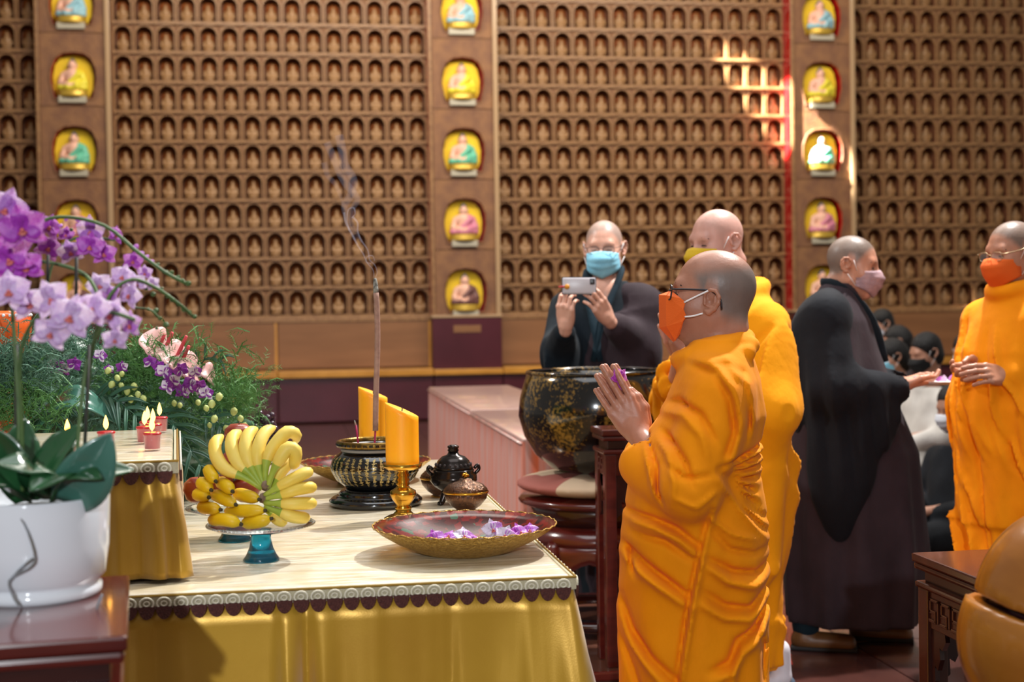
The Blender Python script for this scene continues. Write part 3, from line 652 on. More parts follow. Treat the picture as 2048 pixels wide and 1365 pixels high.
# ---------------------------------------------------------------- fruit stands and bananas
def stand(px, py, r, lab):
    c = at(px, py); t = thing('fruit_stand', lab, 'fruit stand', c)
    ob('foot', lathe([(0, 0), (.04, 0), (.042, .004), (.034, .014), (.027, .03), (.022, .052), (.024, .068), (.0, .068)], 32), 'blue_glass', t)
    ob('plate', lathe([(0, .068), (.05, .069), (r*.85, .074), (r, .082), (r+.002, .085), (r*.84, .08), (.05, .0745), (0, .074)], 64), 'glass', t)
    ob('beaded_rim', join(*[ball((r*math.cos(a), r*math.sin(a), .0835), .0028, 6) for a in np.linspace(0, 2*math.pi, 73)[:-1]]), 'glass', t)
    return c
BC = stand(523, 1122, .12, 'clear glass fruit stand on a blue glass foot under bananas')
B2 = stand(470, 1082, .115, 'rear glass fruit stand on a blue foot holding apples')
K4 = 3.7917
def cp(x, y): return (340+x/K4, 820+y/K4)
BD = float(np.dot(BC-CAM, FW))
def banana(parent, O, pts, dd, r, mat, tip=True, green=.3):
    n = 16; q = [DP(*cp(x, y), BD+d_) for (x, y), d_ in zip(pts, np.interp(np.linspace(0, 1, len(pts)), np.linspace(0, 1, len(dd)), dd))]
    S = spline(q, n)-O; rad = np.array([.42, .42, .45, .55, .75, .92, 1, 1.02, 1.02, 1.02, 1, .98, .94, .85, .66, .36])*r if green else np.array([.5, .8, .95, 1, 1.02, 1.02, 1.02, 1.02, 1, 1, .98, .95, .9, .78, .58, .34])*r
    g = tube(S, rad, 10); mi = []
    for i in range(n-1): mi += [1 if (green and i < 4) else 0]*10
    b = ob('banana', g, [mat, 'banana_green'], parent, midx=mi+[0, 0])
    if tip:
        d = S[-1]-S[-2]; d /= np.linalg.norm(d); ob('tip', tube([S[-1]-d*.003, S[-1]+d*.006], [r*.36, r*.24], 8), 'banana_tip', b)
def hand(lab, crown, lst, r, mat, **k):
    O = DP(*cp(*crown), BD-.055); t = thing('banana_bunch', lab, 'bananas', O)
    if k.pop('stub', True): ob('crown', tube([(0, .012, -.004), (0, -.012, .004)], [.011, .009], 8), 'banana_crown', t)
    for pts, dd in lst: banana(t, O, pts, dd, r, mat, **k)
up = (-.05, -.045, -.02, .03)
hand('upper hand of pale bananas fanning up from its crown on the stand', (725, 575), [
    ([(700, 600), (560, 510), (420, 450), (350, 350), (345, 250), (395, 200)], up), ([(704, 595), (600, 480), (515, 400), (468, 290), (478, 205), (530, 165)], up),
    ([(708, 590), (635, 470), (588, 370), (572, 265), (600, 180), (655, 145)], up), ([(716, 590), (675, 460), (660, 360), (680, 255), (725, 170), (790, 135)], up),
    ([(726, 590), (725, 450), (750, 345), (815, 245), (890, 170), (955, 190), (955, 245)], (-.05, -.05, -.03, -.01, .02)), ([(740, 590), (785, 460), (830, 380), (890, 295), (950, 310), (945, 400), (925, 440)], (-.06, -.07, -.06, -.04)),
    ([(745, 600), (800, 530), (850, 450), (900, 410), (930, 440)], (-.04, -.03, -.01))], .0152, 'banana_pale', tip=False)
rt = (-.06, -.075, -.06, -.03)
hand('right hand of pale bananas fanning sideways over the stand edge', (705, 668), [
    ([(715, 650), (820, 590), (930, 530), (1030, 480), (1065, 475)], rt), ([(716, 678), (840, 645), (960, 605), (1060, 590), (1085, 592)], rt), ([(718, 708), (840, 712), (960, 712), (1060, 710), (1088, 716)], rt),
    ([(720, 735), (840, 780), (930, 810), (1010, 820), (1035, 815)], rt), ([(730, 760), (790, 810), (840, 840), (890, 850)], (-.04, -.05, -.05))], .0142, 'banana_pale', tip=False)
lt = (.0, -.05, -.075)
hand('lower cluster of small deep yellow bananas with dark tips', (330, 700), [
    ([(290, 440), (310, 490), (345, 540)], (-.02, -.04, -.06)), ([(225, 545), (265, 575), (310, 608)], (-.02, -.04, -.06)), ([(195, 640), (240, 650), (292, 664)], (-.02, -.04, -.06)), ([(375, 545), (425, 575), (472, 618)], lt),
    ([(330, 640), (410, 675), (495, 718)], lt), ([(500, 635), (580, 655), (672, 680)], lt), ([(225, 735), (300, 748), (378, 758)], (-.03, -.055, -.07)), ([(430, 770), (570, 768), (715, 765)], (-.02, -.07, -.09)),
    ([(305, 835), (420, 835), (532, 866)], (-.04, -.08, -.09)), ([(560, 860), (660, 850), (762, 828)], (-.05, -.085, -.095))], .0148, 'banana_yellow', green=0, stub=False)
AP = mesh('apple', (lambda g: (g[0], g[1]))(lathe([(0, .004), (.016, 0), (.03, .01), (.037, .032), (.034, .05), (.02, .062), (.006, .058), (0, .054)], 20)), 'apple')
for px, py, dd, lab in ((397, 1006, .02, 'red apple at the left edge of the rear stand'), (478, 898, .06, 'red apple peeping above the bananas'), (440, 1000, .05, 'red apple behind the small yellow bananas'), (492, 1004, .07, 'red apple behind the right end of the small bananas'), (470, 952, .06, 'red apple in the middle of the pile behind the bananas')):
    p = DP(px, py, float(np.dot(B2-CAM, FW))+dd); t = put('apple', AP, None, p); tag(t, lab, 'apple'); ob('stem', tube([(0, 0, .054), (.003, 0, .07)], .0016, 6), 'banana_crown', t)

# ---------------------------------------------------------------- votive candles on the raised step
M('cup_glass', '#f2e6e6', .05, alpha=.1, coat=.5)
CUP = mesh('glass_cup', lathe([(.0, 0), (.017, 0), (.0195, .004), (.0205, .036), (.0195, .037), (.018, .006), (0, .004)], 20), 'cup_glass')
WX = mesh('wax', lathe([(.0, .005), (.0165, .005), (.018, .034), (.021, .038), (.019, .041), (.004, .04), (0, .04)], 20), 'red_wax')
FLM = mesh('flame', lathe([(0, .044), (.0048, .05), (.0062, .057), (.0045, .066), (.0018, .074), (0, .078)], 12), 'flame')
for px, fy, lab in ((40, 865, 'red votive candle at the far left behind the orchid leaves'), (136, 863, 'red votive candle second from the left behind the orchid leaves'), (213, 853, 'red votive candle seen above the largest orchid leaf'),
                    (290, 842, 'red votive candle leftmost in the right cluster'), (296, 828, 'red votive candle at the back left of the right cluster'), (307, 834, 'red votive candle in the middle of the right cluster'),
                    (320, 818, 'red votive candle farthest back at the step corner'), (305, 856, 'red votive candle nearest at the front corner of the step')):
    dep = .313*F/max(fy+46-619, 1); p = ZP(px, fy+46+(0 if fy > 840 else 2), RZ)
    t = thing('votive_candle', lab, 'candle', p, group='red votive candles on the step'); put('glass_cup', CUP, t); put('wax', WX, t); put('flame', FLM, t)
# ---------------------------------------------------------------- potted orchid on its carved stand
M('porcelain', '#e6ebf3', .12, coat=.6); M('orchid_deep', '#9c1aa8', .45, c2='#b43cc0', nscale=30, sss=.2, sheen=.2); M('orchid_mid', '#b05cc4', .45, c2='#c98ad8', nscale=26, sss=.25)
M('orchid_pale', '#cb94d8', .45, c2='#e4c6ec', nscale=22, sss=.3); M('orchid_lip', '#b8306c', .45, c2='#e08a60', nscale=60); M('stem_green', '#3f5a30', .5, c2='#55703c', nscale=20); M('stem_dark', '#2a2a24', .6)
M('leaf', '#1f4a2c', .25, c2='#2f6238', nscale=6, coat=.5); M('leaf_blue', '#4c7c70', .22, c2='#386858', nscale=5, coat=.6); M('moss', '#2c2a1c', .95, bump=.8, bscale=60); M('root', '#8f96a0', .6, c2='#6f6a60', nscale=40)
M('fern', '#3f7038', .6, c2='#5a8a48', nscale=10); M('fern_grey', '#5f8470', .6, c2='#48705a', nscale=10); M('palm', '#2a5240', .35, c2='#3c6a50', nscale=8, coat=.3); M('bud_green', '#a9b860', .5, c2='#c3cc86', nscale=40)
M('dendro', '#6a1080', .45, c2='#8c2aa4', nscale=40, sss=.1); M('dendro_white', '#d8cfdc', .5, c2='#b58ac6', nscale=60, ramp=(.5, .7)); M('anthurium', '#eab0ae', .3, c2='#f0c4bc', nscale=12, coat=.4); M('spadix', '#d2454f', .5, bump=.3, bscale=300)
M('grape', '#2a1626', .28, c2='#3a2032', nscale=20, coat=.2); M('yellow_fruit', '#e0a31a', .45, bump=.2, bscale=200); M('orange_glaze', '#d9541e', .2, c2='#e8672a', nscale=6, coat=.6)
def petal(L_, W_, cup, rec, n=7, m=6, sharp=.6):
    def f(u, v):
        w = W_*math.sin(math.pi*min(1, .06+.94*u)**sharp)**.8 if u < 1 else 0.; s_ = (v-.5)*2
        return (s_*w, -cup*(s_*s_)*w-rec*u*u+.04*L_*math.sin(3*s_)*u, u*L_)
    return grid(f, n, m, .002)
PT = {}
def flower_meshes(kind):
    if kind not in PT: PT[kind] = (mesh('petal_'+kind, petal(.5, .29, .25, -.05, sharp=.62), kind), mesh('sepal_'+kind, petal(.5, .165, .2, .03, sharp=.75), kind))
    return PT[kind]
LIP = mesh('lip', join(ball((0, -.07, -.01), (.045, .06, .05), 8), xf(petal(.2, .09, -.3, .08), (0, -.06, -.02), (math.radians(205), 0, 0)), xf(petal(.12, .06, -.3, .03), (.03, -.05, -.02), (math.radians(150), .7, 0)), xf(petal(.12, .06, -.3, .03), (-.03, -.05, -.02), (math.radians(150), -.7, 0))), 'orchid_lip')
def flower(parent, loc, size, kind, yaw=0., pit=0., roll=0.):
    a, b = flower_meshes(kind); f = put('flower', LIP, parent, loc, (pit, roll, yaw), size)
    for an, me in ((0, b), (2.2, b), (-2.2, b), (1.15, a), (-1.15, a)):
        put('petal', me, f, (0, .012 if me is b else -.012, 0), (0, an, 0))
    return f
c = DP(72, 1190, 2.3); SZ = float(c[2]); t = thing('potted_orchid', 'purple and pale orchids in a white porcelain pot on the red stand', 'orchid', c); O = c
OD = 2.3
def A(px, py, d): return DP(px, py, d)-O
ob('pot', lathe([(0, 0), (.1, 0), (.104, .006), (.104, .016), (.099, .019), (.103, .026), (.11, .034), (.1165, .08), (.1195, .158), (.1185, .162), (.1145, .16), (.112, .13), (0, .128)], 64), 'porcelain', t)
ob('moss', lathe([(0, .145), (.06, .142), (.113, .134), (.113, .12), (0, .12)], 32), 'moss', t)
for pts in ([(22, 1015), (50, 1050), (70, 1110), (62, 1135), (20, 1160), (25, 1190), (38, 1212)], [(66, 1118), (40, 1140), (18, 1165)], [(205, 1190), (198, 1205), (192, 1228)]):
    q = [A(x, y, OD-.119) for x, y in pts]; ob('root', tube(q, .002, 8, 20), 'root', t)
def leafg(p0, p1, p2, w, up=(0, 0, 1)):
    S = spline([p0, p1, p2], 13); Tn = np.gradient(S, axis=0)
    def f(u, v):
        i = u*12; k = int(min(i, 11)); p = S[k]*(1-(i-k))+S[k+1]*(i-k); d = Tn[k]/np.linalg.norm(Tn[k]); sd = np.cross(d, up); sd /= np.linalg.norm(sd)+1e-9; n_ = np.cross(sd, d)
        ww = w*math.sin(math.pi*min(1, .12+.88*u)**.85)**.75 if u < .999 else .001; s_ = (v-.5)*2
        return p+sd*s_*ww+n_*abs(s_)*ww*.28
    return grid(f, 13, 7, .003)
for (a, b, d_, w, dd, upv, m) in (((140, 1005), (180, 940), (222, 866), .044, (-.06, -.09, -.1), (.2, -.95, .15), 'leaf_blue'), ((70, 1000), (105, 920), (165, 848), .03, (0, .03, .06), (-.6, -.8, .0), 'leaf'), ((120, 1000), (190, 950), (268, 942), .03, (0, .03, .06), (.0, -.6, .8), 'leaf'),
                                  ((60, 1000), (25, 920), (-30, 850), .04, (0, -.02, -.04), (-.5, -.8, .3), 'leaf'), ((95, 1000), (70, 945), (-10, 930), .04, (-.02, -.1, -.14), (0, -.5, .85), 'leaf'), ((110, 1000), (110, 950), (60, 985), .035, (-.02, -.1, -.15), (.1, -.6, .75), 'leaf'),
                                  ((55, 1000), (40, 900), (50, 838), .033, (.02, .03, .05), (.5, -.85, .0), 'leaf'), ((115, 1000), (150, 950), (205, 960), .03, (-.05, -.09, -.11), (.1, -.6, .8), 'leaf'), ((40, 1000), (-30, 960), (-100, 1000), .04, (-.02, -.1, -.12), (0, -.6, .8), 'leaf'), ((90, 1000), (120, 900), (150, 870), .03, (.03, .07, .1), (-.3, -.9, .1), 'leaf')):
    ob('leaf', leafg(A(*a, OD+dd[0]), A(*b, OD+dd[1]), A(*d_, OD+dd[2]), w, upv), m, t)
for pts, dd, r in (([(30, 1000), (38, 860), (30, 690), (22, 560), (40, 480), (90, 440), (150, 436), (215, 455), (270, 500), (330, 545), (378, 570)], (0, .05, .15, .2), .0032), ([(150, 1000), (158, 860), (175, 720), (205, 640), (180, 560), (120, 530), (40, 520)], (0, .03, .08, .1), .0032),
                   ([(165, 1000), (172, 850), (185, 700), (215, 600), (260, 560), (310, 575), (360, 610), (384, 632)], (.02, .06, .14, .2), .003), ([(45, 1000), (44, 850), (40, 720), (70, 640), (140, 620), (220, 625), (270, 640)], (-.02, -.04, -.06, -.06), .003),
                   ([(95, 640), (97, 560), (120, 500), (160, 475), (230, 480)], (.2, .25, .25), .0025), ([(250, 600), (270, 615), (300, 620), (322, 640)], (.15, .18, .2), .002)):
    d_ = np.interp(np.linspace(0, 1, len(pts)), np.linspace(0, 1, len(dd)), dd); ob('stem', tube([A(x, y, OD+e) for (x, y), e in zip(pts, d_)], r, 7, 30), 'stem_green', t)
for pts in ([(30, 1000), (33, 690)], [(166, 1000), (178, 690)], [(152, 600), (153, 515)], [(95, 565), (96, 510)]): ob('stake', tube([A(x, y, OD+.03) for x, y in pts], .0028, 6), 'stem_dark', t)
FL = [(44, 459, 105, 'orchid_deep', -.05, .3), (10, 420, 95, 'orchid_mid', -.05, .5), (18, 520, 95, 'orchid_deep', -.02, .1), (50, 535, 80, 'orchid_deep', 0, .4), (30, 495, 80, 'orchid_deep', .05, -.2), (97, 455, 58, 'orchid_deep', .2, .9), (97, 497, 60, 'orchid_deep', .2, .6),
      (182, 464, 70, 'orchid_mid', .2, -.2), (180, 494, 62, 'orchid_deep', .18, .2), (209, 509, 54, 'orchid_deep', .2, 0), (141, 506, 56, 'orchid_mid', .2, .3), (231, 471, 42, 'orchid_deep', .2, 1.0), (266, 523, 44, 'orchid_deep', .2, .3), (290, 547, 36, 'orchid_mid', .2, -.1), (132, 470, 36, 'orchid_deep', .25, .2),
      (18, 585, 92, 'orchid_pale', -.08, .2), (58, 608, 80, 'orchid_pale', -.06, .3), (103, 600, 88, 'orchid_pale', -.1, -.1), (141, 636, 100, 'orchid_pale', -.12, .1), (187, 620, 84, 'orchid_pale', -.08, -.3), (102, 668, 80, 'orchid_pale', -.12, .2), (223, 632, 78, 'orchid_pale', -.05, -.2),
      (262, 652, 64, 'orchid_mid', -.02, -.6), (230, 680, 56, 'orchid_pale', -.05, .2), (199, 572, 58, 'orchid_pale', .1, .1), (219, 594, 56, 'orchid_mid', .1, -.4), (245, 555, 56, 'orchid_pale', .14, .1), (260, 592, 62, 'orchid_pale', .12, -.5), (272, 568, 46, 'orchid_pale', .14, .2), (306, 568, 34, 'orchid_pale', .16, -.3)]
for i, (x, y, s_, k, d_, yw) in enumerate(FL):
    flower(t, A(x, y, OD+d_), s_/F*(OD+d_)*1.02, k, YAW*-1+yw, random.uniform(-.25, .25), random.uniform(-.5, .5))
BD_ = mesh('bud', (lambda g: g)(lathe([(0, 0), (.35, .25), (.42, .5), (.25, .85), (0, 1)], 8)), 'stem_green'); BD2 = mesh('bud_purple', lathe([(0, 0), (.35, .25), (.42, .5), (.25, .85), (0, 1)], 8), 'orchid_mid')
for i, (x, y) in enumerate([(268, 500), (278, 508), (290, 518), (300, 524), (312, 530), (330, 545), (340, 550), (352, 558), (362, 562), (374, 570), (318, 580), (330, 590), (340, 597), (352, 608), (362, 618), (376, 630), (384, 634), (300, 590), (290, 580), (308, 626), (318, 640), (328, 648), (295, 620), (128, 440), (150, 441), (118, 455), (140, 462), (310, 655)]):
    put('bud', BD2 if i < 4 or i in (23, 24, 25) else BD_, t, A(x, y, OD+.2), (random.uniform(-1, 1), random.uniform(.5, 2.2), 0), random.uniform(.008, .013))

c0 = ZP(250, 1262, SZ); X1 = -.245
def carved_stand(name, lab, x0, x1, y0, y1, z1, mat, dark, leg=.045, cat='stand', apron=.1, floor=0.):
    O = np.array([(x0+x1)/2, (y0+y1)/2, floor]); t = thing(name, lab, cat, O); x0, x1, y0, y1 = x0-O[0], x1-O[0], y0-O[1], y1-O[1]; h = z1-floor
    flatob('top_board', box(x0, x1, y0, y1, h-.022, h, .005), mat, t)
    flatob('moulding', box(x0+.004, x1-.004, y0+.004, y1-.004, h-.04, h-.023, .007), mat, t)
    flatob('waist', box(x0+.025, x1-.025, y0+.025, y1-.025, h-.07, h-.04, .002), dark, t)
    flatob('moulding', box(x0+.006, x1-.006, y0+.006, y1-.006, h-.086, h-.07, .006), mat, t)
    A0 = h-.086-apron
    for (a, b) in ((x0+.012, 0), (x1-.012-leg, 0), (x0+.012, 1), (x1-.012-leg, 1)):
        yy = y0+.012 if b == 0 else y1-.012-leg; flatob('leg', box(a, a+leg, yy, yy+leg, 0, h-.086, .004), mat, t)
    for (ax, pos) in (('x', y0+.018), ('x', y1-.036), ('y', x0+.018), ('y', x1-.036)):
        lo, hi = (x0+.012+leg, x1-.012-leg) if ax == 'x' else (y0+.012+leg, y1-.012-leg)
        ap = flatob('apron', box(lo, hi, pos, pos+.018, A0, h-.086, .002) if ax == 'x' else box(pos, pos+.018, lo, hi, A0, h-.086, .002), mat, t)
        # carved fret on the apron and scrolled brackets under it
        q = pos-.005 if pos < 0 else pos+.018
        n = max(2, int((hi-lo)/.06)); fr = []
        for i in range(n):
            m0 = lo+(i+.5)*(hi-lo)/n; w2 = (hi-lo)/n*.5; zc = A0+apron*.5; z2 = apron*.32
            for (u0, u1, v0, v1) in ((-.8, .8, .75, 1), (-.8, -.55, -.9, 1), (.55, .8, -.2, 1), (-.3, .8, -.25, .05), (-.3, -.05, -.9, -.2), (-.3, .95, -1, -.72)):
                a_, b_, c_, d_ = m0+u0*w2, m0+u1*w2, zc+v0*z2, zc+v1*z2
                fr.append(box(a_, b_, q, q+.006, c_, d_, .0015) if ax == 'x' else box(q, q+.006, a_, b_, c_, d_, .0015))
        flatob('carved_fret', join(*fr), mat, ap)
        for sg, e in ((1, lo), (-1, hi)):
            pl = [(e, A0), (e+sg*.075, A0), (e+sg*.08, A0-.02), (e+sg*.06, A0-.045), (e+sg*.045, A0-.04), (e+sg*.05, A0-.07), (e+sg*.035, A0-.1), (e+sg*.02, A0-.09), (e+sg*.022, A0-.13), (e, A0-.15)]
            g = prism(pl, pos+.003, pos+.015)
            if ax == 'y': g = (g[0][:, [1, 0, 2]], g[1])
            flatob('bracket', g, dark, ap)
    return t
ps = carved_stand('plant_stand', 'dark red carved wooden stand under the white orchid pot', -.80, X1, 2.05, 2.53, SZ, 'redwood', 'redwood_dark'); ps.rotation_euler = (0, 0, .1); ps.location.x -= .006; ps.location.y -= .03

# ---------------------------------------------------------------- flower arrangement behind the step
AD = 4.25; c = at(250, 1000); c = DP(250, 1000, AD); c[2] = T; O2 = c
t = thing('flower_arrangement', 'wide arrangement of ferns, palm leaves, purple orchids and pink anthuriums', 'flowers', c)
def B(px, py, d=0.): return DP(px, py, AD+d)-O2
s = SDF((-1, -.5, 0), (1, .6, .62), .02)
s.ell(B(200, 850, .2), (.42, .22, .17), .05).ell(B(60, 800, .25), (.3, .22, .22), .05).ell(B(360, 860, .15), (.2, .18, .1), .05).ell(B(200, 940, .25), (.4, .2, .12), .05).noise(.02, 40, 3)
ob('leaf_core', s.geo(), 'palm', t)
def spray(n, cx, cy, sx, sy, length, seed, mat, up=.6, dmin=-.15, dmax=.15, w=.0016):
    r = np.random.default_rng(seed); V = []; Fc = []
    for i in range(n):
        b = B(r.normal(cx, sx), r.normal(cy, sy), r.uniform(dmin, dmax)); d = r.normal(size=3)*np.array([1, .7, .7])+np.array([0, -.2, up]); d /= np.linalg.norm(d); L_ = length*r.uniform(.5, 1.2)
        sd = np.cross(d, r.normal(size=3)); sd /= np.linalg.norm(sd); mid = b+d*L_*.5+np.array([0, 0, .1*L_]); e = b+d*L_-np.array([0, 0, .1*L_])
        k = len(V); V += [b-sd*w, b+sd*w, mid+sd*w*1.2, mid-sd*w*1.2, e]; Fc += [(k, k+1, k+2, k+3), (k+3, k+2, k+4)]
        for j in range(9):      # needles
            p = b+(e-b)*(.2+.08*j); nd = np.cross(d, sd)*(1 if j % 2 else -1)*.8+sd*r.normal()*.6+d*.7; nd /= np.linalg.norm(nd); q = p+nd*length*.22; k = len(V); V += [p-d*w*.9, p+d*w*.9, q]; Fc.append((k, k+1, k+2))
    o = ob('fern_spray', (np.array(V), Fc), mat, t); o['kind'] = 'stuff'
spray(900, 290, 735, 45, 28, .06, 1, 'fern'); spray(700, 60, 740, 55, 35, .06, 2, 'fern_grey', .4); spray(500, 420, 800, 50, 30, .06, 3, 'fern', .1); spray(350, 200, 790, 80, 40, .06, 4, 'fern_grey', .2); spray(220, 470, 800, 25, 25, .07, 5, 'fern', .5)
spray(250, 300, 800, 60, 40, .06, 6, 'fern'); spray(60, 430, 735, 50, 25, .08, 7, 'fern', .9); spray(300, 120, 690, 70, 15, .06, 8, 'fern_grey', .5); spray(300, 330, 860, 60, 25, .06, 9, 'fern_grey', .0); spray(700, 30, 740, 40, 28, .06, 10, 'fern_grey', .4, -.36, -.28); spray(500, 30, 810, 50, 30, .06, 11, 'fern', .4, -.36, -.28)
def palm_leaf(b, tip, n, w, ln, dd=(0, -.1), sag=.03):
    p0, p1 = B(*b, dd[0]), B(*tip, dd[1]); S = spline([p0, (p0+p1)/2+np.array([0, 0, sag]), p1], n); gs = [tube(S, [.003, .001], 5)]
    for i in range(1, n):
        d = S[i]-S[i-1]; d /= np.linalg.norm(d); sd = np.cross(d, (0, -1, .5)); sd /= np.linalg.norm(sd)
        for sg in (-1, 1):
            e = S[i]+(d*.9+sd*sg*.75)*ln*(1-.45*i/n)-np.array([0, 0, .25*ln]); m_ = (S[i]+e)/2+np.array([0, 0, .01]); gs.append(leafg(S[i], m_, e, w, (0, -1, .4)))
    ob('palm_leaf', join(*gs), 'palm', t)
palm_leaf((300, 815), (400, 930), 7, .006, .11, (-.1, -.28)); palm_leaf((330, 840), (370, 960), 6, .006, .1, (-.1, -.25)); palm_leaf((160, 790), (30, 850), 7, .006, .12, (-.12, -.25)); palm_leaf((170, 800), (270, 830), 7, .006, .11, (-.14, -.26))
palm_leaf((120, 800), (110, 870), 6, .006, .12, (-.12, -.24)); palm_leaf((380, 760), (440, 720), 5, .004, .07, (0, -.05)); palm_leaf((400, 830), (470, 900), 6, .006, .09, (-.08, -.22)); palm_leaf((60, 760), (-20, 800), 6, .006, .12, (-.12, -.22))
s_ = leafg(B(60, 850, -.2), B(150, 800, -.28), B(240, 850, -.2), .05, (0, -.6, .8)); ob('broad_leaf', s_, 'leaf_blue', t)
for i, (x, y, sz, yw) in enumerate([(328, 745, .055, .3), (345, 765, .06, -.3), (362, 742, .055, .5), (335, 775, .05, 0), (380, 770, .055, -.4), (400, 775, .05, .4), (412, 788, .05, .2), (366, 785, .05, 0), (318, 735, .045, .6), (108, 732, .05, .2), (125, 738, .055, -.2), (148, 730, .05, .5), (200, 712, .045, 0), (244, 735, .04, .3), (300, 725, .045, -.2), (390, 745, .045, .3), (218, 740, .035, .5)]):
    k = 'dendro' if i % 3 else 'dendro_white'; f = put('flower', flower_meshes(k)[1], t, B(x, y, -.17), (random.uniform(-.3, .3), random.uniform(-.6, .6), yw), sz)
    for j, an in enumerate((2.2, -2.2, 1.1, -1.1)): put('petal', flower_meshes('dendro' if (i+j) % 3 else 'dendro_white')[0 if j > 1 else 1], f, (0, 0, 0), (0, an, 0))
BG = mesh('bud_green', lathe([(0, 0), (.3, .2), (.4, .5), (.25, .85), (0, 1)], 8), 'bud_green')
for (x, y) in [(232, 750), (245, 742), (255, 775), (262, 790), (268, 765), (240, 765), (275, 782), (228, 762), (440, 785), (425, 800), (432, 830), (450, 850), (480, 830), (492, 845), (410, 810), (395, 800), (360, 805), (348, 800), (418, 845), (470, 815), (285, 790), (220, 735)]:
    put('bud', BG, t, B(x, y, -.2), (random.uniform(2.4, 3.6), random.uniform(-.5, .5), 0), random.uniform(.018, .028))
for (x, y, tx, ty, sz, yw, sx, sy) in ((318, 712, 285, 670, .1, .2, 373, 672), (365, 735, 310, 700, .09, -.1, 345, 665), (395, 752, 340, 730, .085, -.3, 378, 692), (425, 765, 400, 742, .06, -.3, 330, 668)):
    sp_ = ob('anthurium', leafg(B(x, y, -.06), B((x+tx)/2, (y+ty)/2-8, -.1), B(tx, ty, -.1), sz*.62, (.3, -.7, .6)), 'anthurium', t)
    ob('spadix', tube([B(sx-22, sy+50, -.08), B(sx, sy, -.1)], [.007, .0045], 8, 6), 'spadix', sp_)
for pts in ([(440, 830), (440, 760), (437, 695)], [(480, 830), (472, 765), (464, 722)], [(420, 780), (398, 720)]):
    ob('fern_tip', join(tube([B(x, y, -.1) for x, y in pts], [.003, .001], 5, 10), *[xf(lathe([(0, 0), (.3, .4), (0, 1)], 5), B(*p, -.1), (random.uniform(-1, 1), random.uniform(-1, 1), 0), .012) for p in [tuple(np.array(pts[0])*(1-a)+np.array(pts[-1])*a+np.array([random.uniform(-4, 4), 0])) for a in np.linspace(.15, .9, 22)]]), 'fern', t)

# fruit on a low stand at the right of the flowers
c = at(478, 974); t = thing('fruit_stand', 'white fruit dish tucked under the right end of the flowers', 'fruit stand', c)
ob('foot', lathe([(0, 0), (.05, 0), (.05, .006), (.02, .02), (.018, .06), (.03, .07), (0, .07)], 24), 'porcelain', t); ob('plate', lathe([(0, .07), (.06, .07), (.13, .082), (.14, .092), (.13, .088), (.06, .078), (0, .078)], 40), 'porcelain', t)
gb_ = mesh('grape', ball((0, 0, 0), .0125, 10), 'grape'); FD = float(np.dot(c-CAM, FW)); gt = thing('grape_bunch', 'bunch of dark purple grapes beside the ferns', 'grapes', c+np.array([.07, -.05, .09]))
r = np.random.default_rng(5)
for i in range(70):
    z = r.uniform(0, 1); a = r.uniform(0, 6.28); rad = .055*math.sqrt(1-z*.75)*r.uniform(.6, 1); put('grape', gb_, gt, (.012+rad*math.cos(a), rad*math.sin(a), .012+z*.135))
p = DP(463, 800, FD-.07); t = put('orange_fruit', mesh('orange_fruit', lathe([(0, -.034), (.02, -.03), (.034, -.008), (.035, .006), (.024, .026), (.005, .033), (0, .031)], 24), 'yellow_fruit'), None, p); tag(t, 'round yellow-orange fruit next to the dark grapes', 'fruit'); ob('stalk', tube([(0, 0, .03), (.002, 0, .038)], .003, 6), 'banana_crown', t)
# orange ribbed lantern jar at the left edge
p = DP(2, 760, 4.05); g = lathe([(0, 0), (.06, 0), (.075, .1), (.07, .3), (.06, .4), (.075, .46), (.085, .52), (.084, .56), (.078, .575), (.07, .57), (.06, .54), (0, .535)], 60); a_ = np.arctan2(g[0][:, 1], g[0][:, 0]); k_ = 1+.025*np.abs(np.sin(a_*10)); g[0][:, 0] *= k_; g[0][:, 1] *= k_
t = thing('jar', 'orange ribbed glazed jar at the left edge behind the orchids', 'jar', (p[0], p[1], T)); ob('jar_body', g, 'orange_glaze', t); ob('rim_glints', join(*[ball((.085*math.cos(a), .085*math.sin(a), .562), .005, 6) for a in np.linspace(0, 6.28, 31)[:-1]]), 'porcelain', t)  # white balls stand in for the scalloped light reflection on the jar

# orchid blossoms lying in the big dish
for i, (x, y, sz, yw, lab) in enumerate([(872, 1076, .052, .3, 'leftmost purple orchid blossom in the big dish'), (898, 1072, .05, -.5, 'second purple orchid blossom from the left in the dish'), (928, 1072, .056, .2, 'purple and white orchid blossom at the dish centre'), (955, 1078, .05, 1., 'flat purple orchid blossom right of the dish centre'),
                                        (986, 1058, .058, .1, 'upright pale orchid blossom at the back of the dish'), (1010, 1070, .056, -.3, 'white-throated orchid blossom third from the right in the dish'), (1040, 1064, .056, .6, 'purple orchid blossom second from the right in the dish'), (1060, 1060, .05, -.2, 'rightmost purple orchid blossom in the dish')]):
    p = ZP(x, y+8, T+.034); k1, k2 = ('orchid_mid', 'dendro_white') if i in (2, 4, 5) else ('orchid_mid', 'orchid_deep')
    f = put('orchid_blossom', LIP, None, (p[0], p[1], T+.04), (random.uniform(-1.2, -.4), random.uniform(-.4, .4), yw), sz); tag(f, lab, 'flower', 'orchid blossoms in the big dish')
    for j, an in enumerate((0, 2.2, -2.2, 1.15, -1.15)): put('petal', flower_meshes(k1 if j % 2 else k2)[1 if j < 3 else 0], f, (0, 0, 0), (0, an, 0))
